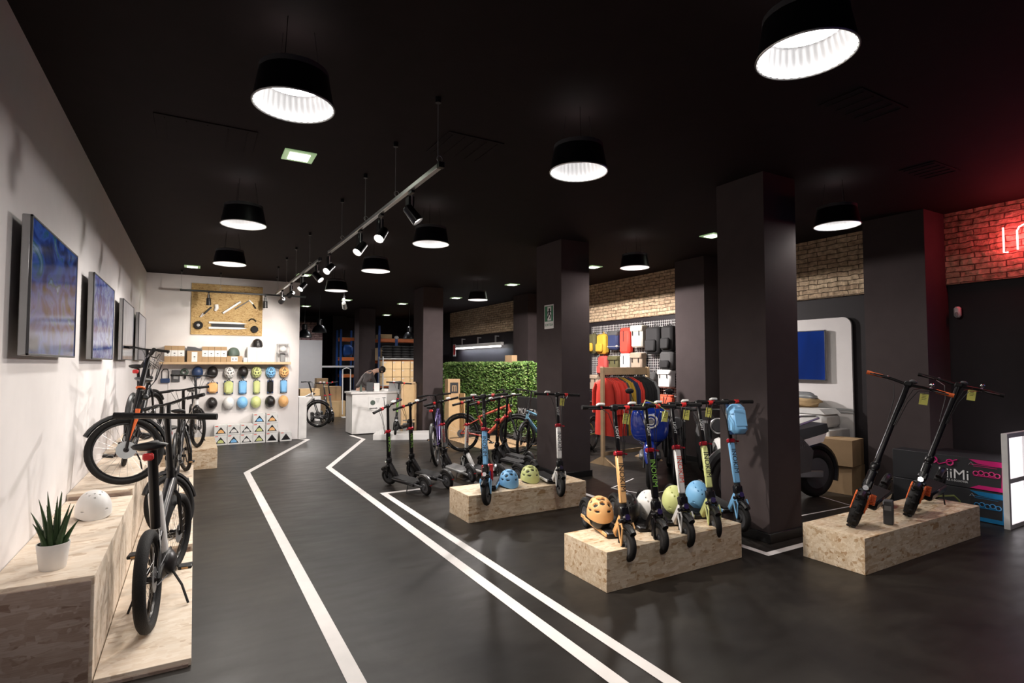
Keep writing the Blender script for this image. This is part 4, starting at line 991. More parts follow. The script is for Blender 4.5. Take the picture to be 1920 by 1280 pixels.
MB().box((-.48, .02, .17), (.22, .003, .1)).build('sign', 'paper', t)
t = thing('wood_display', 'tall pine plank display with picture panel beside the counter', 'display', (4.43, 12.62, 0))
b = MB()
for s in (-1, 1): b.box((s * .17, 0, .62), (.04, .06, 1.24), .004)
b.box((0, 0, 1.22), (.38, .06, .04), .004); b.box((0, 0, .3), (.34, .05, .04)); b.build('frame', 'wood', t); MB().box((0, .01, .78), (.30, .02, .86)).build('panel', 'card_l', t)
# ------------------------------------------------------------------ person bending over the counter
def skin(name, verts, edges, rads, m, parent, root=0, lv_=2):
    me = D.meshes.new(name); me.from_pydata(verts, edges, []); o = D.objects.new(name, me); COL.objects.link(o)
    md = o.modifiers.new('s', 'SKIN'); md.use_smooth_shade = True
    for i, r_ in enumerate(rads):
        r_ = r_ if isinstance(r_, tuple) else (r_, r_); me.skin_vertices[0].data[i].radius = r_; me.skin_vertices[0].data[i].use_root = (i == root)
    o.modifiers.new('u', 'SUBSURF').levels = lv_; o.modifiers['u'].render_levels = lv_
    bpy.context.view_layer.update()
    m2 = D.meshes.new_from_object(o.evaluated_get(bpy.context.evaluated_depsgraph_get())); D.objects.remove(o)
    m2.materials.clear(); m2.materials.append(M[m]); m2.polygons.foreach_set('use_smooth', [True] * len(m2.polygons))
    o = D.objects.new(name, m2); COL.objects.link(o)
    if parent is not None: o.parent = parent
    return o
P = thing('person', 'person in a dark grey checked shirt bending over behind the counter', 'person', (3.78, 14.25, 0))
# local: x = towards picture right, y = away
vb = [(-.12, 0, .95), (-.04, 0, 1.10), (.06, 0, 1.27), (.16, 0, 1.41), (.25, -.03, 1.47), (.32, -.05, 1.50),     # pelvis..neck 0-5
      (.40, -.08, 1.50),                                                                                          # head 6
      (.10, -.19, 1.40), (-.06, -.27, 1.20), (.10, -.40, 1.08), (.17, -.43, 1.06),                                # near arm 7-10
      (.24, .17, 1.38), (.34, .20, 1.16), (.32, -.05, 1.06), (.32, -.13, 1.05),                                   # far arm 11-14
      (-.12, -.10, .88), (-.06, -.11, .48), (-.12, -.11, .09), (-.02, -.13, .045),                                # legs
      (-.12, .10, .88), (-.04, .11, .48), (-.10, .11, .09), (.0, .13, .045)]
eb = [(0, 1), (1, 2), (2, 3), (3, 4), (4, 5), (5, 6), (3, 7), (7, 8), (8, 9), (9, 10), (3, 11), (11, 12), (12, 13), (13, 14), (0, 15), (15, 16), (16, 17), (17, 18), (0, 19), (19, 20), (20, 21), (21, 22)]
rb = [(.12, .15), .12, .13, (.12, .15), .075, .052, .088, .055, .04, .028, .02, .055, .04, .028, .02, .085, .055, .035, .03, .085, .055, .035, .03]
body = skin('body', vb, eb, rb, 'skin', P)
fb = MB()
for side, base, d in ((0, Vector((.17, -.43, 1.06)), Vector((.9, -.35, -.1))), (1, Vector((.32, -.13, 1.05)), Vector((.1, -1, -.05)))):
    d.normalize(); lat = d.cross(Vector((0, 0, 1))).normalized()
    for k, ln in enumerate((.066, .076, .072, .058)):
        p = base + lat * (k - 1.5) * .019; q = p + d * .03; fb.tube([p, q + d * .02, q + d * (ln * .75) + Vector((0, 0, -.012)), q + d * ln + Vector((0, 0, -.032))], [.010, .009, .008, .0065], 7)
    fb.tube([base - d * .01 - lat * .03, base + d * .02 - lat * .05, base + d * .05 - lat * .052], [.011, .010, .008], 7)
fb.build('finger', 'skin', body)
vsh = [(-.11, 0, 1.0), (-.04, 0, 1.10), (.06, 0, 1.27), (.16, 0, 1.41), (.25, -.03, 1.47), (.10, -.19, 1.40), (-.05, -.265, 1.21), (.02, -.34, 1.14), (.24, .17, 1.38), (.34, .20, 1.17), (.33, .08, 1.11)]
skin('shirt', vsh, [(0, 1), (1, 2), (2, 3), (3, 4), (3, 5), (5, 6), (6, 7), (3, 8), (8, 9), (9, 10)], [(.14, .17), .14, .15, (.14, .165), .085, .075, .062, .055, .075, .062, .055], 'shirt', P)
skin('trousers', [(-.12, 0, .97), (-.12, -.10, .88), (-.06, -.11, .48), (-.12, -.11, .14), (-.12, .10, .88), (-.04, .11, .48), (-.10, .11, .14)], [(0, 1), (1, 2), (2, 3), (0, 4), (4, 5), (5, 6)], [(.13, .16), .1, .07, .055, .1, .07, .055], 'dgrey', P)
hd = Vector((.43, -.09, 1.50))
MB(Matrix.Translation(hd) @ Matrix.Rotation(rad(50), 4, 'Y')).ell((0, 0, .035), (.095, .085, .10), 18, 12).build('hair', 'hair', P)
fc = MB(Matrix.Translation(hd)); fc.ell((.05, -.03, -.07), (.012, .012, .018), 8, 6); fc.ell((.0, -.088, -.03), (.012, .008, .022), 8, 6)
fc.build('nose_and_ear', 'skin', P)
tag(MB().seg((3.75, 13.78, 1.08), (4.05, 13.84, 1.08), .03, .03, .008).build('red_tool', 'red'), 'long dark red tool held over the counter by the person', 'tool')
# ------------------------------------------------------------------ store room
def rack(lab, x, y, w, dp, levels, h):
    t = thing('storage_rack', lab, 'rack', (x, y, 0))
    for sx_ in (-1, 1):
        for sy in (-1, 1): MB().box((sx_ * w / 2, sy * dp / 2, h / 2), (.07, .06, h), .004).build('upright', 'upr', t)
    for z in levels:
        MB().box((0, -dp / 2, z), (w, .05, .11), .005).build('beam', 'beam', t); MB().box((0, dp / 2, z), (w, .05, .11), .005).build('beam', 'beam', t)
        MB().box((0, 0, z + .06), (w, dp, .015)).build('shelf_deck', 'card_l', t)
rack('orange and blue pallet rack behind the grey shelf', 6.4, 19.3, 1.7, .8, (.9, 1.75, 2.5), 3.0)
rack('narrow part of an orange pallet rack seen left of the dark column', 4.72, 20.2, .5, .6, (1.25, 1.85, 2.55), 2.9)
t = thing('metal_shelf', 'grey metal shelving unit full of cartons behind the counter', 'shelf', (5.66, 17.0, 0))
for sx_ in (-1, 1):
    for sy in (-1, 1): MB().box((sx_ * .6, sy * .2, .95), (.035, .035, 1.9)).build('upright', 'grey', t)
for z in (.1, .45, 1.0, 1.83): MB().box((0, 0, z), (1.24, .42, .03), .003).build('shelf_board', 'grey', t)
rn = random.Random(5)
for r_ in range(3):
    for c_ in range(4): carton('carton with white sticker on the upper grey shelf board, %s column, %s layer' % (('left', 'second', 'third', 'right')[c_], ('bottom', 'middle', 'top')[r_]), 5.22 + c_ * .29, 17.0, 1.016 + r_ * .25, .27, .36, .24, 'card_l', (-.09, .2, .05, .03), grp='cartons on the upper board of the grey shelf')
for c_ in range(4): carton('tall carton with white sticker on the middle grey shelf board, %s one' % ('left', 'second', 'third', 'right')[c_], 5.22 + c_ * .29, 17.0, .466, .27, .36, .4, 'card_l', (-.09, .33, .05, .03), grp='cartons on the middle board of the grey shelf')
tyre = MB().torus((0, 0, .04), .13, .04, 'z', 24, 8).build('tyre', 'rubber'); n_ = 0
for cx_ in range(4):
    for lvl in range(5):
        o = tyre if n_ == 0 else tyre.copy()
        if n_: COL.objects.link(o)
        n_ += 1; o.location = (5.25 + cx_ * .29, 17.0, 1.85 + lvl * .08); tag(o, 'black tyre on top of the grey shelf, %s stack, %s from its bottom' % (('left', 'second', 'third', 'right')[cx_], ('first', 'second', 'third', 'fourth', 'fifth')[lvl]), 'tyre', 'tyres on top of the grey shelf')
carton('yellowish carton with dark slots at the left end of the pallet rack', 5.78, 19.2, 1.82, .45, .6, .42, 'card_l', (0, .34, .3, .03)); carton('wooden coloured low crate on the top beam of the pallet rack', 5.8, 19.2, 2.57, .4, .6, .14, 'card_l')
t = thing('blue_sack', 'blue sack on the narrow rack left of the dark column', 'sack', (4.72, 20.1, 1.92)); MB().box((0, 0, .22), (.4, .4, .44), .1).build('sack', 'upr', t)
t = thing('hanging_banner', 'bright blue ribbon hanging from the rack beam', 'ribbon', (6.15, 18.85, 2.3)); MB().box((0, 0, 0), (.10, .01, .5)).build('ribbon', 'upr', t); MB().ell((0, 0, .3), (.08, .03, .06), 10, 8).build('bow', 'paper', t)
for k in range(6): carton('flat dark brown carton in the tall stack by the white wall, layer %s' % ('one', 'two', 'three', 'four', 'five', 'six')[k], 3.72 + .01 * (k % 2), 19.4, .20 * k, .36, .4, .195, 'card', grp='flat brown cartons stacked by the white wall')
carton('wide brown carton on a white cabinet in the store room', 2.95, 17.2, .74, .55, .45, .2, 'card_l'); carton('brown carton on the floor at the store room entrance', 3.9, 18.2, 0, .6, .5, .5, 'card_l')
carton('dark crate stacked on the entrance carton', 3.85, 18.3, .505, .5, .4, .45, 'card')
t = thing('white_cabinet', 'white low cabinet with dark printed top behind the parked bike', 'cabinet', (2.95, 17.2, 0)); MB().box((0, 0, .36), (.6, .5, .72), .006).build('body', 'white', t); MB().box((.1, -.251, .5), (.2, .003, .2)).build('panel', 'paper', t)
t = thing('hand_truck', 'tall white metal hand truck leaning before the dark column', 'hand truck', (4.15, 17.6, 0)); MB().tube([(-.12, 0, .1), (-.12, .03, 1.5), (0, .03, 1.55), (.12, .03, 1.5), (.12, 0, .1)], .018, 8).build('frame', 'white', t); MB().box((0, -.05, .02), (.3, .2, .02)).build('toe_plate', 'white', t)
tag(slab('half_cabinet', 2.05, 2.22, 13.15, 13.6, 0, .92, 'white'), 'narrow white cabinet beside the end of the helmet wall', 'cabinet', kind='thing')
# ------------------------------------------------------------------ hedge partition and desk
t = thing('hedge_partition', 'tall partition covered with artificial green leaves', 'partition', (6.3, 12.4, 0))
MB().box((0, 0, .83), (.16, 4.6, 1.66)).build('panel', 'black', t)
rl = random.Random(11)
def leaves(n, seed):
    r_ = random.Random(seed); b = MB()
    for i in range(n):
        if r_.random() < .72: p = Vector((-.09, r_.uniform(-2.3, 2.3), r_.uniform(.1, 1.68))); nrm = Vector((-1, 0, .25))
        elif r_.random() < .6: p = Vector((r_.uniform(-.09, .09), r_.uniform(-2.3, 2.3), 1.66)); nrm = Vector((0, 0, 1))
        else: p = Vector((r_.uniform(-.09, .09), -2.31, r_.uniform(.1, 1.66))); nrm = Vector((0, -1, .2))
        d = (nrm + Vector((r_.uniform(-.9, .9), r_.uniform(-.9, .9), r_.uniform(-.7, .9)))).normalized(); s = d.cross(Vector((r_.random() - .5, r_.random() - .5, r_.random() - .5))).normalized()
        L_ = r_.uniform(.045, .085); w = L_ * .28; u = d.cross(s)
        b.add([p, p + d * L_ * .5 + s * w + u * .006, p + d * L_, p + d * L_ * .5 - s * w + u * .006], [(0, 1, 2), (0, 2, 3)])
    return b
tag(leaves(9000, 1).build('foliage', 'leaf', t, 0), kind='stuff'); tag(leaves(3500, 2).build('pale_foliage', 'leaf2', t, 0), kind='stuff')
t = thing('work_desk', 'desk top behind the hedge with white and coloured packets under the tube light', 'desk', (7.5, 15.1, 0)); MB().box((0, 0, 1.5), (.7, 4.2, .05)).build('top', 'white', t)
for sy in (-1, 1): MB().box((0, sy * 2.0, .74), (.6, .06, 1.48)).build('side_panel', 'dgrey', t)
for k in range(9): carton('small packet in a row on the desk behind the hedge, %s from the right' % ('first', 'second', 'third', 'fourth', 'fifth', 'sixth', 'seventh', 'eighth', 'ninth')[k], 7.35, 13.3 + k * .3, 1.525, .2, .22, .12 + .03 * (k % 3), ('paper', 'coral', 'paper', 'yellow', 'card_l', 'paper', 'redp', 'paper', 'grey')[k], grp='packets on the desk behind the hedge')
carton('brown carton at the right end of the hedge top', 6.3, 11.0, 1.665, .14, .32, .2, 'card')
t = thing('tube_light', 'long fluorescent tube fitting on the wall above the hedge', 'light', (7.84, 15.85, 2.27))
MB().box((0, 0, 0), (.10, 3.3, .10), .01).build('fitting', 'white', t)
MB().cyl((-.03, -1.6, -.075), (-.03, 1.6, -.075), .018).build('tube', 'glow_w', t)
for s in (-1, 0, 1): MB().box((.01, s * 1.2, .15), (.03, .05, .22)).box((.07, s * 1.2, .24), (.11, .04, .03)).build('bracket', 'alu', t)
for s in (-1, 1):
    l = D.lights.new('tube_glow', 'AREA'); l.shape = 'RECTANGLE'; l.size = .05; l.size_y = 1.5; l.energy = 14; l.color = (.72, .84, 1)
    o = D.objects.new('tube_glow', l); COL.objects.link(o); o.location = (0, s * .8, -.11); o.parent = t
t = thing('cargo_box', 'tall cardboard box with a printed letter m standing by the hedge', 'box', (5.17, 11.75, 0))
MB().box((0, 0, .66), (.30, .2, 1.32), .003).build('body', 'card', t)
b = MB(); b.box((0, -.102, 1.12), (.20, .003, .24), 0); b.build('logo_square', 'txt_dk', t)
b = MB()
for k in (-1, 0, 1): b.box((k * .045, -.105, 1.10), (.02, .002, .13))
b.box((0, -.105, 1.165), (.11, .002, .02)); b.build('logo_letter', 'card', t)
t = thing('cargo_tray', 'open cardboard tray standing in front of the tall printed box', 'box', (5.12, 11.5, 0)); b = MB()
for s in (-1, 1): b.box((s * .19, 0, .5), (.02, .25, 1.0)); 
b.box((0, .1, .42), (.36, .02, .84)); b.build('body', 'card_l', t)
tag(slab('wood_floor_mat', 4.9, 6.1, 9.6, 11.4, 0, .006, 'card'), 'thin wooden coloured mat on the floor before the hedge', 'mat', kind='thing')
t = thing('sign_board', 'black board with white letters behind the floor bikes, partly behind the column', 'sign', (5.72, 8.95, .0)); MB().box((0, 0, .80), (.04, 1.5, .42), .004).build('board', 'txt_dk', t); text('MOUSTACHE', .17, 'txt_wh', FX((-.022, .2, .72)), t)
for s in (-1, 1): MB().cyl((0, s * .8, 0), (0, s * .8, .7), .012).build('leg', 'satin', t)
# ------------------------------------------------------------------ exit sign on the column
t = thing('exit_sign', 'green running man exit sign on the dark column', 'sign', (4.612, 6.90, 2.37))
MB().box((0, 0, 0), (.008, .25, .36), .002).build('plate', 'paper', t)
M['exit_green'] = mat('exit_green', (.01, .16, .07), .5, var=0); MB().box((-.0045, 0, .045), (.002, .22, .23)).build('green_field', 'exit_green', t)
MB().box((-.006, -.015, .045), (.002, .10, .21)).build('door_picture', 'paper', t)
b = MB(Matrix.Translation((-.008, -.02, .045))); b.torus((0, 0, .065), .008, .008, 'x', 12, 6)
b.tube([(0, 0, .05), (0, .005, 0)], .013, 6); b.tube([(0, .005, 0), (0, -.03, -.035), (0, -.01, -.08)], .008, 6); b.tube([(0, .005, 0), (0, .035, -.04), (0, .06, -.07)], .008, 6); b.tube([(0, 0, .04), (0, -.045, .02)], .006, 6); b.tube([(0, 0, .04), (0, .045, .03), (0, .06, -.01)], .006, 6)
b.build('running_man', 'txt_dk', t); text('SORTIDA', .052, 'exit_green' if 'exit_green' in M else 'txt_dk', FX((-.0055, 0, -.125)), t)
# ------------------------------------------------------------------ backpack wall
XG = 7.90
t = thing('wire_grid_wall', 'white wire grid on the dark wall carrying the backpacks', 'panel', (XG, 8.75, 1.55))
b = MB()
for k in range(53): b.box((0, -1.3 + k * .05, 0), (.005, .005, 1.94))
for k in range(39): b.box((0, 0, -.95 + k * .05), (.005, 2.62, .005))
b.build('wires', 'white', t)
M['mustard'] = mat('mustard_canvas', (.55, .33, .03), .8); M['redc'] = mat('bright_red_canvas', (.80, .05, .03), .7); M['offw'] = mat('off_white_canvas', (.62, .58, .5), .8); M['navyc'] = mat('navy_canvas', (.02, .03, .09), .8)
M['maroon'] = mat('dull_red_canvas', (.42, .06, .05), .8); M['beige'] = mat('beige_canvas', (.36, .27, .2), .8); M['blk_c'] = mat('black_canvas', (.014, .013, .014), .75); M['dgc'] = mat('dark_grey_canvas', (.07, .068, .068), .8); M['olive'] = mat('olive_canvas', (.09, .08, .03), .8); M['orr'] = mat('orange_red_canvas', (.85, .13, .06), .7)
def backpack(lab, y, z, m, w=.30, h=.44, kind='flap', m2=None):
    t = thing('backpack', lab, 'backpack', (XG - .02, y, z), 0, None); dp = .16
    MB().box((-dp / 2, 0, 0), (dp, w, h), .045 if kind != 'flap' else .03).build('bag_body', m, t)
    if kind == 'flap':
        MB().box((-dp / 2 - .01, 0, h * .36), (dp + .03, w + .012, h * .3), .025).build('flap', m2 or m, t)
        b = MB()
        for s in ((-.28, .28) if m2 != 'one' else (0,)): b.box((-dp - .017, s * w, h * .2), (.006, .016, h * .34))
        b.build('strap', 'blk_c', t)
    elif kind == 'roll':
        MB().box((-dp / 2, 0, h * .5), (dp * .7, w * .98, h * .14), .03).build('roll_top', m, t); MB().box((-dp - .003, 0, h * .22), (.006, .018, h * .45)).build('strap', 'blk_c', t)
    elif kind == 'pocket':
        MB().box((-dp - .02, 0, -h * .18), (.07, w * .72, h * .42), .025).build('front_pocket', m2 or m, t); MB().tube([(-.05, -.04, h / 2), (-.05, 0, h / 2 + .05), (-.05, .04, h / 2)], .008, 6).build('handle', m, t)
    elif kind == 'two':
        MB().box((-dp / 2, 0, -h * .3), (dp + .006, w + .006, h * .1), .02).build('base_band', m2, t)
        MB().box((-dp / 2, 0, h * .38), (dp + .01, w + .01, h * .3), .03).build('flap', 'dgc', t)
    b = MB()
    for s in (-1, 1): b.tube([(0, s * w * .3, h * .45), (-.012, s * w * .42, h * .1), (0, s * w * .38, -h * .4)], .01, 5)
    b.build('shoulder_strap', 'blk_c', t); MB().tube([(.0, 0, h / 2 + .03), (.0, 0, h / 2 + .1), (.02, 0, h / 2 + .1)], .004, 5).build('hook', 'alu', t)
for a in (('mustard backpack with front pocket, upper row', 9.55, 2.10, 'mustard', .30, .44, 'pocket'), ('navy backpack with grey flap and rope, upper row', 9.16, 2.16, 'navyc', .32, .40, 'two', 'offw'), ('bright red roll top backpack, upper row', 8.78, 2.13, 'redc', .31, .50, 'roll'),
          ('off white flap backpack, upper row', 8.40, 2.22, 'offw', .33, .44, 'flap'), ('large black backpack right of the off white one', 7.98, 2.12, 'blk_c', .38, .54, 'pocket'), ('black backpack at the right end of the upper row', 7.60, 2.14, 'blk_c', .30, .50, 'pocket'),
          ('dull red backpack with pocket, second row', 9.52, 1.62, 'maroon', .30, .44, 'pocket'), ('dark olive and black backpack, second row', 9.14, 1.66, 'olive', .30, .34, 'flap'), ('white narrow backpack with one dark strap, second row', 8.79, 1.66, 'white', .29, .40, 'roll'),
          ('beige flap backpack with two buckles, second row', 8.42, 1.68, 'beige', .32, .42, 'flap'), ('black rounded backpack below the upper right one', 7.62, 1.72, 'dgc', .34, .36, 'pocket', 'blk_c'),
          ('tall dark grey backpack beside the clothes rack', 8.05, 1.22, 'dgc', .34, .56, 'flap'), ('white backpack with two long black straps, right side', 7.66, 1.38, 'white', .33, .34, 'flap'),
          ('orange red bag at the lower right of the grid', 7.66, .92, 'orr', .32, .28, 'roll'), ('mustard and green backpack at the far left of the grid', 9.88, 2.12, 'olive', .26, .44, 'pocket', 'mustard'), ('pale beige bag at the lower left of the grid', 9.80, 1.25, 'beige', .28, .34, 'flap')):
    backpack(*a)
# ------------------------------------------------------------------ clothes rack
t = thing('clothes_rack', 'pine clothes rack with a slotted top board', 'rack', (6.42, 7.25, 0), 6)
for s in (-1, 1):
    p = MB().box((s * .56, 0, .81), (.045, .07, 1.60), .004).build('post', 'wood', t)
    MB().prism([(-.30, 0), (.30, 0), (.05, .13), (-.05, .13)], s * .56 - .02, s * .56 + .02, 'yz').build('foot', 'wood', t)
MB().box((0, 0, .18), (1.1, .03, .06), .003).build('stretcher', 'wood', t); MB().box((0, 0, 1.54), (1.08, .03, .13), .003).build('top_board', 'wood', t)
b = MB()
for k in range(22): b.box((-.5 + k * .0476, -.017, 1.47), (.022, .006, .02))
b.build('slot', 'txt_dk', t)
JC = ['redc', 'redc', 'redc', 'redc', 'redc', 'dgc', 'mustard', 'mustard', 'navyc', 'navyc', 'redc', 'redc', 'blk_c', 'blk_c', 'blk_c', 'blk_c', 'blk_c', 'grey']
JL = ['red jacket', 'long bright red jacket', 'red jacket', 'red jacket', 'red jacket', 'dark grey jacket', 'yellow jacket', 'yellow jacket', 'navy jacket', 'navy jacket', 'orange red jacket', 'orange red jacket'] + ['black jacket'] * 5 + ['grey hoodie']
ORD = ['first', 'second', 'third', 'fourth', 'fifth', 'sixth', 'seventh', 'eighth', 'ninth', 'tenth', 'eleventh', 'twelfth', 'thirteenth', 'fourteenth', 'fifteenth', 'sixteenth', 'seventeenth', 'last']
for k in range(18):
    xx = -.50 + k * .058; ln = .98 if k < 8 else (.66 if k < 12 else .80)
    g = thing('jacket', '%s on a hanger, %s from the left end of the rack' % (JL[k], ORD[k]), 'jacket', (6.42 + xx * math.cos(rad(6)), 7.25 + xx * math.sin(rad(6)), 1.46), 6 + rnd.uniform(-5, 5), 'jackets on the pine clothes rack')
    MB().tube([(0, -.2, -.10), (0, -.1, -.05), (0, 0, -.015), (0, .1, -.05), (0, .2, -.10)], .007, 6).tube([(0, 0, -.015), (0, .005, .02), (0, -.015, .035)], .003, 5).build('hanger', 'black', g)
    b = MB(); vs_ = []; nn = 14; rows = [(-.03, .05, .020), (-.05, .10, .024), (-.09, .20, .028), (-.14, .235, .032), (-.30, .23, .036), (-.50, .235, .036), (-ln, .25, .034)]
    for z_, wy, wx in rows:
        for j in range(nn):
            q = 2 * PI * j / nn; vs_.append((wx * math.cos(q) * (1 + .25 * math.sin(3 * q + k)), wy * math.sin(q), z_))
    b.add(vs_, [(i * nn + j, i * nn + (j + 1) % nn, (i + 1) * nn + (j + 1) % nn, (i + 1) * nn + j) for i in range(len(rows) - 1) for j in range(nn)] + [tuple(range(nn)), tuple((len(rows) - 1) * nn + j for j in range(nn))])
    bo = b.build('jacket_body', JC[k], g, 60)
    for s in (-1, 1): MB().tube([(0, s * .2, -.12), (.004, s * .265, -.25), (.006, s * .28, -.45), (.0, s * .27, -.62)], [.035, .036, .032, .026], 8).build('sleeve', JC[k], g)
# ------------------------------------------------------------------ mopeds
def moped_wheel(t, nm, c, r, tw, ax='y', Mx=None):
    w = MB(Mx).torus(c, r - tw, tw, ax, 40, 12).build(nm, 'rubber', t)
    MB(Mx).lathe([(.05, -.05), (r - tw * 1.7, -.045), (r - tw * 1.4, 0), (r - tw * 1.7, .045), (.05, .05)], 28, c, ax).build('rim', 'dgrey', w); return w
t = thing('moped', 'glossy blue moped with round badge facing the camera', 'moped', (5.76, 6.0, 0), 226)
moped_wheel(t, 'front_wheel', (.62, 0, .26), .26, .055); moped_wheel(t, 'rear_wheel', (-.62, 0, .26), .26, .055)
MB().tube([(.62 + .29 * math.cos(rad(a)), 0, .26 + .29 * math.sin(rad(a))) for a in range(20, 151, 13)], [.05, .07, .08, .085, .085, .085, .085, .08, .075, .06, .05], 10).build('front_fender', 'mopblue', t)
b = MB()
for s in (-1, 1): b.tube([(.62, .08 * s, .26), (.50, .07 * s, .58)], .02, 8)
b.build('fork', 'satin', t)
sh_ = MB(); sh_.ell((.40, 0, .83), (.16, .26, .26), 24, 16, .65); sh_.build('front_shield', 'mopblue', t)
MB(Matrix.Translation((.565, .02, .88)) @ Matrix.Rotation(rad(-10), 4, 'Y')).torus((0, 0, 0), .085, .012, 'x', 32, 8).torus((.0, 0, 0), .045, .008, 'x', 24, 6).build('badge_ring', 'white', t)
MB().lathe([(.001, .0), (.03, .0), (.03, .02), (.001, .02)], 20, (.56, .02, .88), 'x').build('badge_centre', 'alu', t)
MB().tube([(.36, -.34, 1.06), (.40, -.15, 1.08), (.40, .15, 1.08), (.36, .34, 1.06)], .018, 8).build('handlebar', 'black', t)
MB().ell((.42, 0, 1.05), (.10, .14, .09), 16, 10).build('handlebar_cover', 'mopblue', t)
MB().box((.1, 0, .36), (.6, .3, .08), .03).build('footboard', 'dgrey', t); MB().box((-.4, 0, .58), (.7, .32, .36), .10).build('body_panel', 'mopblue', t); MB().box((-.38, 0, .80), (.7, .28, .1), .045).build('seat', 'black', t)
for s in (-1, 1):
    MB().tube([(.38, .2 * s, 1.08), (.36, .25 * s, 1.25)], .006, 6).build('mirror_arm', 'black', t); MB().ell((.35, .27 * s, 1.28), (.015, .06, .04), 12, 8).build('mirror', 'black', t)
def motorbike(lab, x, y, rz, white_tail=False, ring=False):
    t = thing('electric_motorbike', lab, 'motorbike', (x, y, 0), rz)
    moped_wheel(t, 'front_wheel', (.66, 0, .30), .30, .06); moped_wheel(t, 'rear_wheel', (-.66, 0, .30), .30, .065)
    b = MB()
    for s in (-1, 1): b.tube([(.66, .1 * s, .30), (.45, .09 * s, .92)], .022, 8)
    b.build('fork', 'satin', t)
    MB().tube([(p[0] + .66, 0, p[2] + .30) for p in arc((0, 0), .335, 20, 150, 10)], .06, 8).build('front_fender', 'white' if ring else 'black', t)
    MB().prism([(-.45, .35), (.15, .30), (.42, .62), (.40, .85), (.1, .86), (-.3, .78), (-.5, .6)], -.14, .14).build('body_fairing', 'dgc', t)
    MB().prism([(-.75, .92), (.12, .80), (.1, .72), (-.45, .70), (-.78, .82)], -.12, .12).build('seat', 'black', t)
    if white_tail:
        for s in (-1, 1): MB().prism([(-.72, .80), (.05, .66), (.05, .58), (-.66, .70)], s * .125, s * .14).build('side_panel', 'white', t)
        MB().tube([(-.3, -.13, .92), (-.6, -.13, .99), (-.72, 0, 1.0), (-.6, .13, .99), (-.3, .13, .92)], .014, 8).build('grab_rail', 'alu', t)
    MB().tube([(p[0] - .66, 0, p[2] + .30) for p in arc((0, 0), .34, 40, 200, 12)], .05, 8).build('rear_fender', 'black', t)
    MB().seg((-.66, .12, .30), (-.1, .10, .34), .09, .04, .01, (0, 1, 0)).build('swing_arm', 'alu' if white_tail else 'satin', t)
    MB().tube([(.36, -.36, 1.02), (.42, -.14, 1.04), (.42, .14, 1.04), (.36, .36, 1.02)], .016, 8).build('handlebar', 'black', t)
    MB().lathe([(.001, .10), (.075, .09), (.09, .05), (.07, -.05), (.001, -.08)], 24, (.52, 0, .84), 'x').build('headlight', 'dgrey', t)
    if ring: MB().torus((.60, 0, .84), .095, .012, 'x', 36, 8).build('headlight_ring', 'alu', t)
    return t
motorbike('black motorbike behind the white stemmed scooter', 6.18, 5.95, 228)
motorbike('black motorbike with white front fender and ring headlight left of the big column', 6.42, 5.47, 230, ring=True)
motorbike('black motorbike with white side panel seen right of the big column', 6.12, 4.28, 170, True)
# ------------------------------------------------------------------ right side: white panel, tv, printer, cartons
t = thing('white_wall_panel', 'large light grey panel with rounded corner behind the motorbike', 'panel', (7.955, 5.1, 0))
pts_ = [(-.80, .45), (.9, .45), (.9, 2.32), (-.68, 2.32)] + [(-.68 - .12 * math.sin(rad(a)), 2.20 + .12 * math.cos(rad(a))) for a in (15, 30, 45, 60, 75, 90)]
MB().prism(pts_, -.03, .0, 'yz').build('panel', 'white_wall', t)
b = MB(); b.box((-.034, 0, 1.02), (.008, 1.62, .03)); b.box((-.034, 0, .98), (.012, 1.62, .02)); b.build('rail', 'silver', t)
tv('television with deep blue picture on the white panel', 7.86, 4.63, 5.6, 1.42, 2.15, 'scr4', -1)
tv('bright light blue screen at the right edge of the picture', 7.86, 1.3, 2.42, 1.56, 2.38, 'scr5', -1)
t = thing('motion_detector', 'small white motion detector on the dark wall', 'detector', (7.93, 3.06, 2.28)); MB().box((0, 0, 0), (.06, .07, .13), .02).build('body', 'white', t); MB().ell((-.03, 0, -.03), (.012, .02, .03), 10, 8).build('lens', 'grey', t)
t = thing('white_cabinet', 'white rolling cabinet carrying a printer behind the motorbike', 'cabinet', (7.62, 4.62, 0)); MB().box((0, 0, .42), (.5, .6, .70), .01).build('body', 'white', t); MB().box((-.251, -.15, .42), (.004, .005, .62)).build('door_gap', 'dgrey', t)
for sx_ in (-1, 1):
    for sy in (-1, 1): MB().lathe([(.03, -.012), (.03, .012)], 14, (sx_ * .2, sy * .24, .03), 'y').build('castor', 'black', t)
t = thing('printer', 'white office printer with a rounded lid on the rolling cabinet', 'printer', (7.60, 4.62, .772)); MB().box((0, 0, .11), (.40, .46, .20), .05).build('body', 'white', t); MB().box((-.18, 0, .03), (.12, .3, .02), .004).build('paper_tray', 'grey', t)
MB().prism([(-.23, .2), (.23, .2), (.25, .26), (-.15, .27)], -.19, .19, 'yz').build('lid', 'white', t)
carton('larger brown carton with a small white label, upper one beside the printer', 7.35, 4.22, .36, .52, .40, .33, 'card', (.05, .08, .09, .05), 100); carton('brown carton at the bottom beside the printer', 7.38, 4.2, 0, .46, .38, .355, 'card', (.05, .2, .09, .05), 96)
t = thing('plastic_sack', 'crumpled clear and yellow bag of packing on the shelf behind the motorbike', 'bag', (7.72, 4.98, 1.12)); 
b = MB(); b.ell((0, 0, 0), (.14, .34, .10), 22, 14); b.v = [tuple(Vector(p) * (1 + .13 * math.sin(p[0] * 60 + p[1] * 45) * math.cos(p[2] * 70 + p[1] * 30))) for p in b.v]; b.build('bag', 'card_l', t, 0)
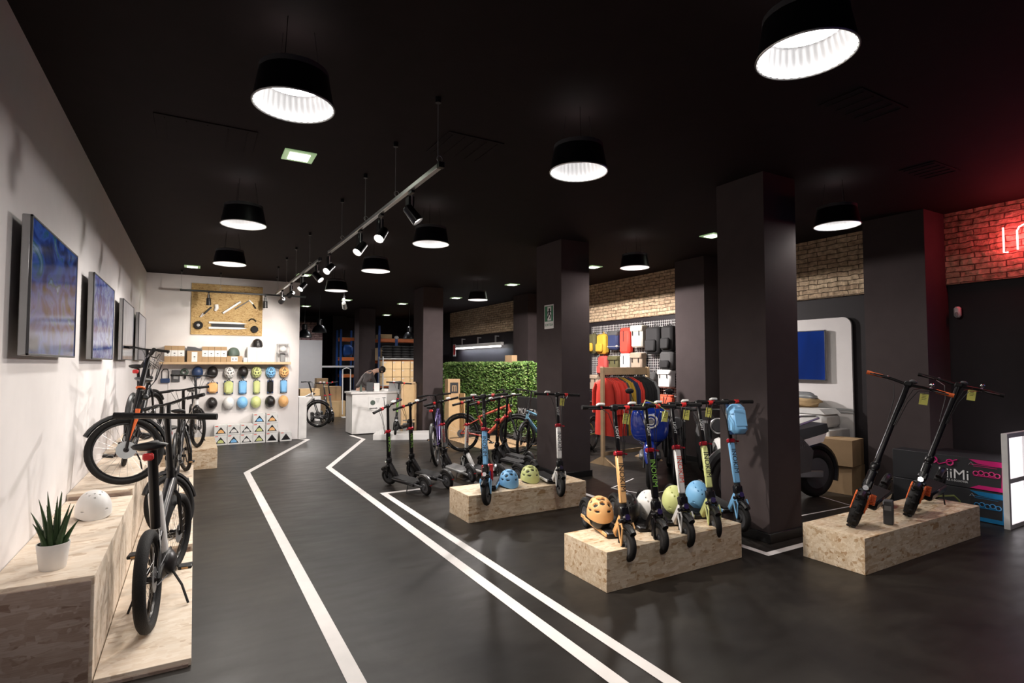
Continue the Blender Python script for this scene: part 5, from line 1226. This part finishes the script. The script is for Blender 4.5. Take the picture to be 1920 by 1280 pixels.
b = MB(); b.ell((-.01, 0, .06), (.13, .3, .08), 22, 14); b.v = [tuple(Vector(p) * (1 + .1 * math.sin(p[0] * 90 + p[1] * 75) * math.cos(p[2] * 80))) for p in b.v]; b.build('clear_top', 'silver', t, 0)
tag(put(MB().box((0, 0, .5), (.3, .9, 1.0), .06).build('covered_stand', 'blk_c'), (7.7, 5.25, 0)), 'black plastic covered stand under the crumpled bag', 'stand')
# e-scooter boxes with printed faces
M['pinkp'] = mat('magenta_print', (.55, .015, .16), .35); M['bluep'] = mat('blue_print', (.01, .16, .36), .35)
def kbox(lab, z, m):
    t = thing('scooter_carton', lab, 'box', (7.5, 2.945, z), 0); MB().box((0, 0, .165), (.6, 1.05, .325), .004).build('body', 'txt_dk', t)
    b = MB(); b.prism([(-.52, .01), (-.22, .01), (-.30, .05), (-.49, .05), (-.50, .26), (-.30, .275), (-.22, .315), (-.52, .315)], -.302, -.3005, 'yz'); b.box((-.301, -.36, .262), (.002, .26, .006)); b.box((-.301, -.36, .245), (.002, .2, .004)); b.build('printed_frame', m, t)
    b = MB(); 
    for k in range(5): b.torus((-.302, -.28 - k * .045, .17 + .01 * (k % 2)), .022, .006, 'x', 14, 4)
    b.box((-.302, -.36, .15), (.003, .2, .012)); b.build('scooter_picture', m, t)
    b = MB(); b.tube([(-.303, -.22, .255), (-.303, -.24, .285), (-.303, -.26, .255)], .003, 4); b.build('chevron_print', 'grey', t)
    return t
kbox('bottom scooter carton with blue printed window frame', 0, 'bluep'); kt = kbox('upper scooter carton with magenta print and white lettering', .33, 'pinkp')
text('kiiMi', .15, 'txt_wh', FX((-.303, -.08, .13)), kt); text('SCROLL E-SCOOTER', .028, 'txt_wh', FX((-.303, -.08, .062)), kt)
b = MB(); b.torus((-.303, .10, .26), .03, .008, 'x', 18, 5); b.torus((-.303, -.05, .25), .03, .008, 'x', 18, 5); b.tube([(-.303, .14, .3), (-.303, .05, .22), (-.303, -.12, .29)], .006, 5); b.build('helmet_print', 'pinkp', kt)
# white lit shelf cube
t = thing('lit_cube_shelf', 'white shelf unit with glowing compartments at the right edge', 'shelf', (7.54, 2.385, 0))
b = MB()
for x_ in (-.42, 0, .42): b.box((x_, 0, .475), (.045, .05, .95))
for z_ in (.02, .475, .93): b.box((0, 0, z_), (.88, .046, .045))
b.build('frame', 'white', t)
M['glow_p'] = mat('glowing_shelf_back', (1, 1, 1), .5, emit=(1, .93, .97), es=1.5, var=0)
for x_ in (-.21, .21):
    for z_ in (.247, .70): MB().box((x_, .005, z_), (.375, .02, .41)).build('light_panel', 'glow_p', t)
# neon lettering
t = thing('neon_sign', 'red neon lettering on the brick wall at the right edge', 'sign', (7.86, 2.35, 3.05))
b = MB(); b.tube([(0, .23, .14), (0, .23, -.14), (0, .19, -.145)], .009, 8); b.tube([(0, .11, -.13), (0, .11, .08), (0, .09, .12), (0, .05, .14), (0, .0, .12), (0, -.02, .08), (0, -.02, -.13)], .009, 8)
b.tube([(0, -.15, -.13), (0, -.18, -.14), (0, -.27, -.14), (0, -.3, -.1), (0, -.3, .1), (0, -.27, .14), (0, -.18, .14), (0, -.15, .1), (0, -.15, -.11)], .009, 8)
b.tube([(0, -.42, .15), (0, -.42, -.14)], .009, 8); b.tube([(0, -.56, .14), (0, -.44, .0), (0, -.56, -.14)], .009, 8); b.build('neon_tube', 'neon', t)
MB().tube([(.0, .19, -.145), (0, .11, -.13)], .006, 6).build('link_wire', 'redp', t)
for yy in (.1, -.5): 
    l = D.lights.new('neon_glow', 'POINT'); l.energy = 7; l.color = (1, .07, .11); l.shadow_soft_size = .12; o = D.objects.new('neon_glow', l); COL.objects.link(o); o.location = (-.07, yy, 0); o.parent = t

t = thing('safety_notice', 'small red and white notice on the wall left of the tube light', 'sign', (7.93, 17.85, 2.15))
MB().box((0, 0, 0), (.01, .22, .42)).build('plate', 'paper', t); MB().box((-.006, 0, .02), (.003, .16, .34)).build('red_field', 'redp', t)
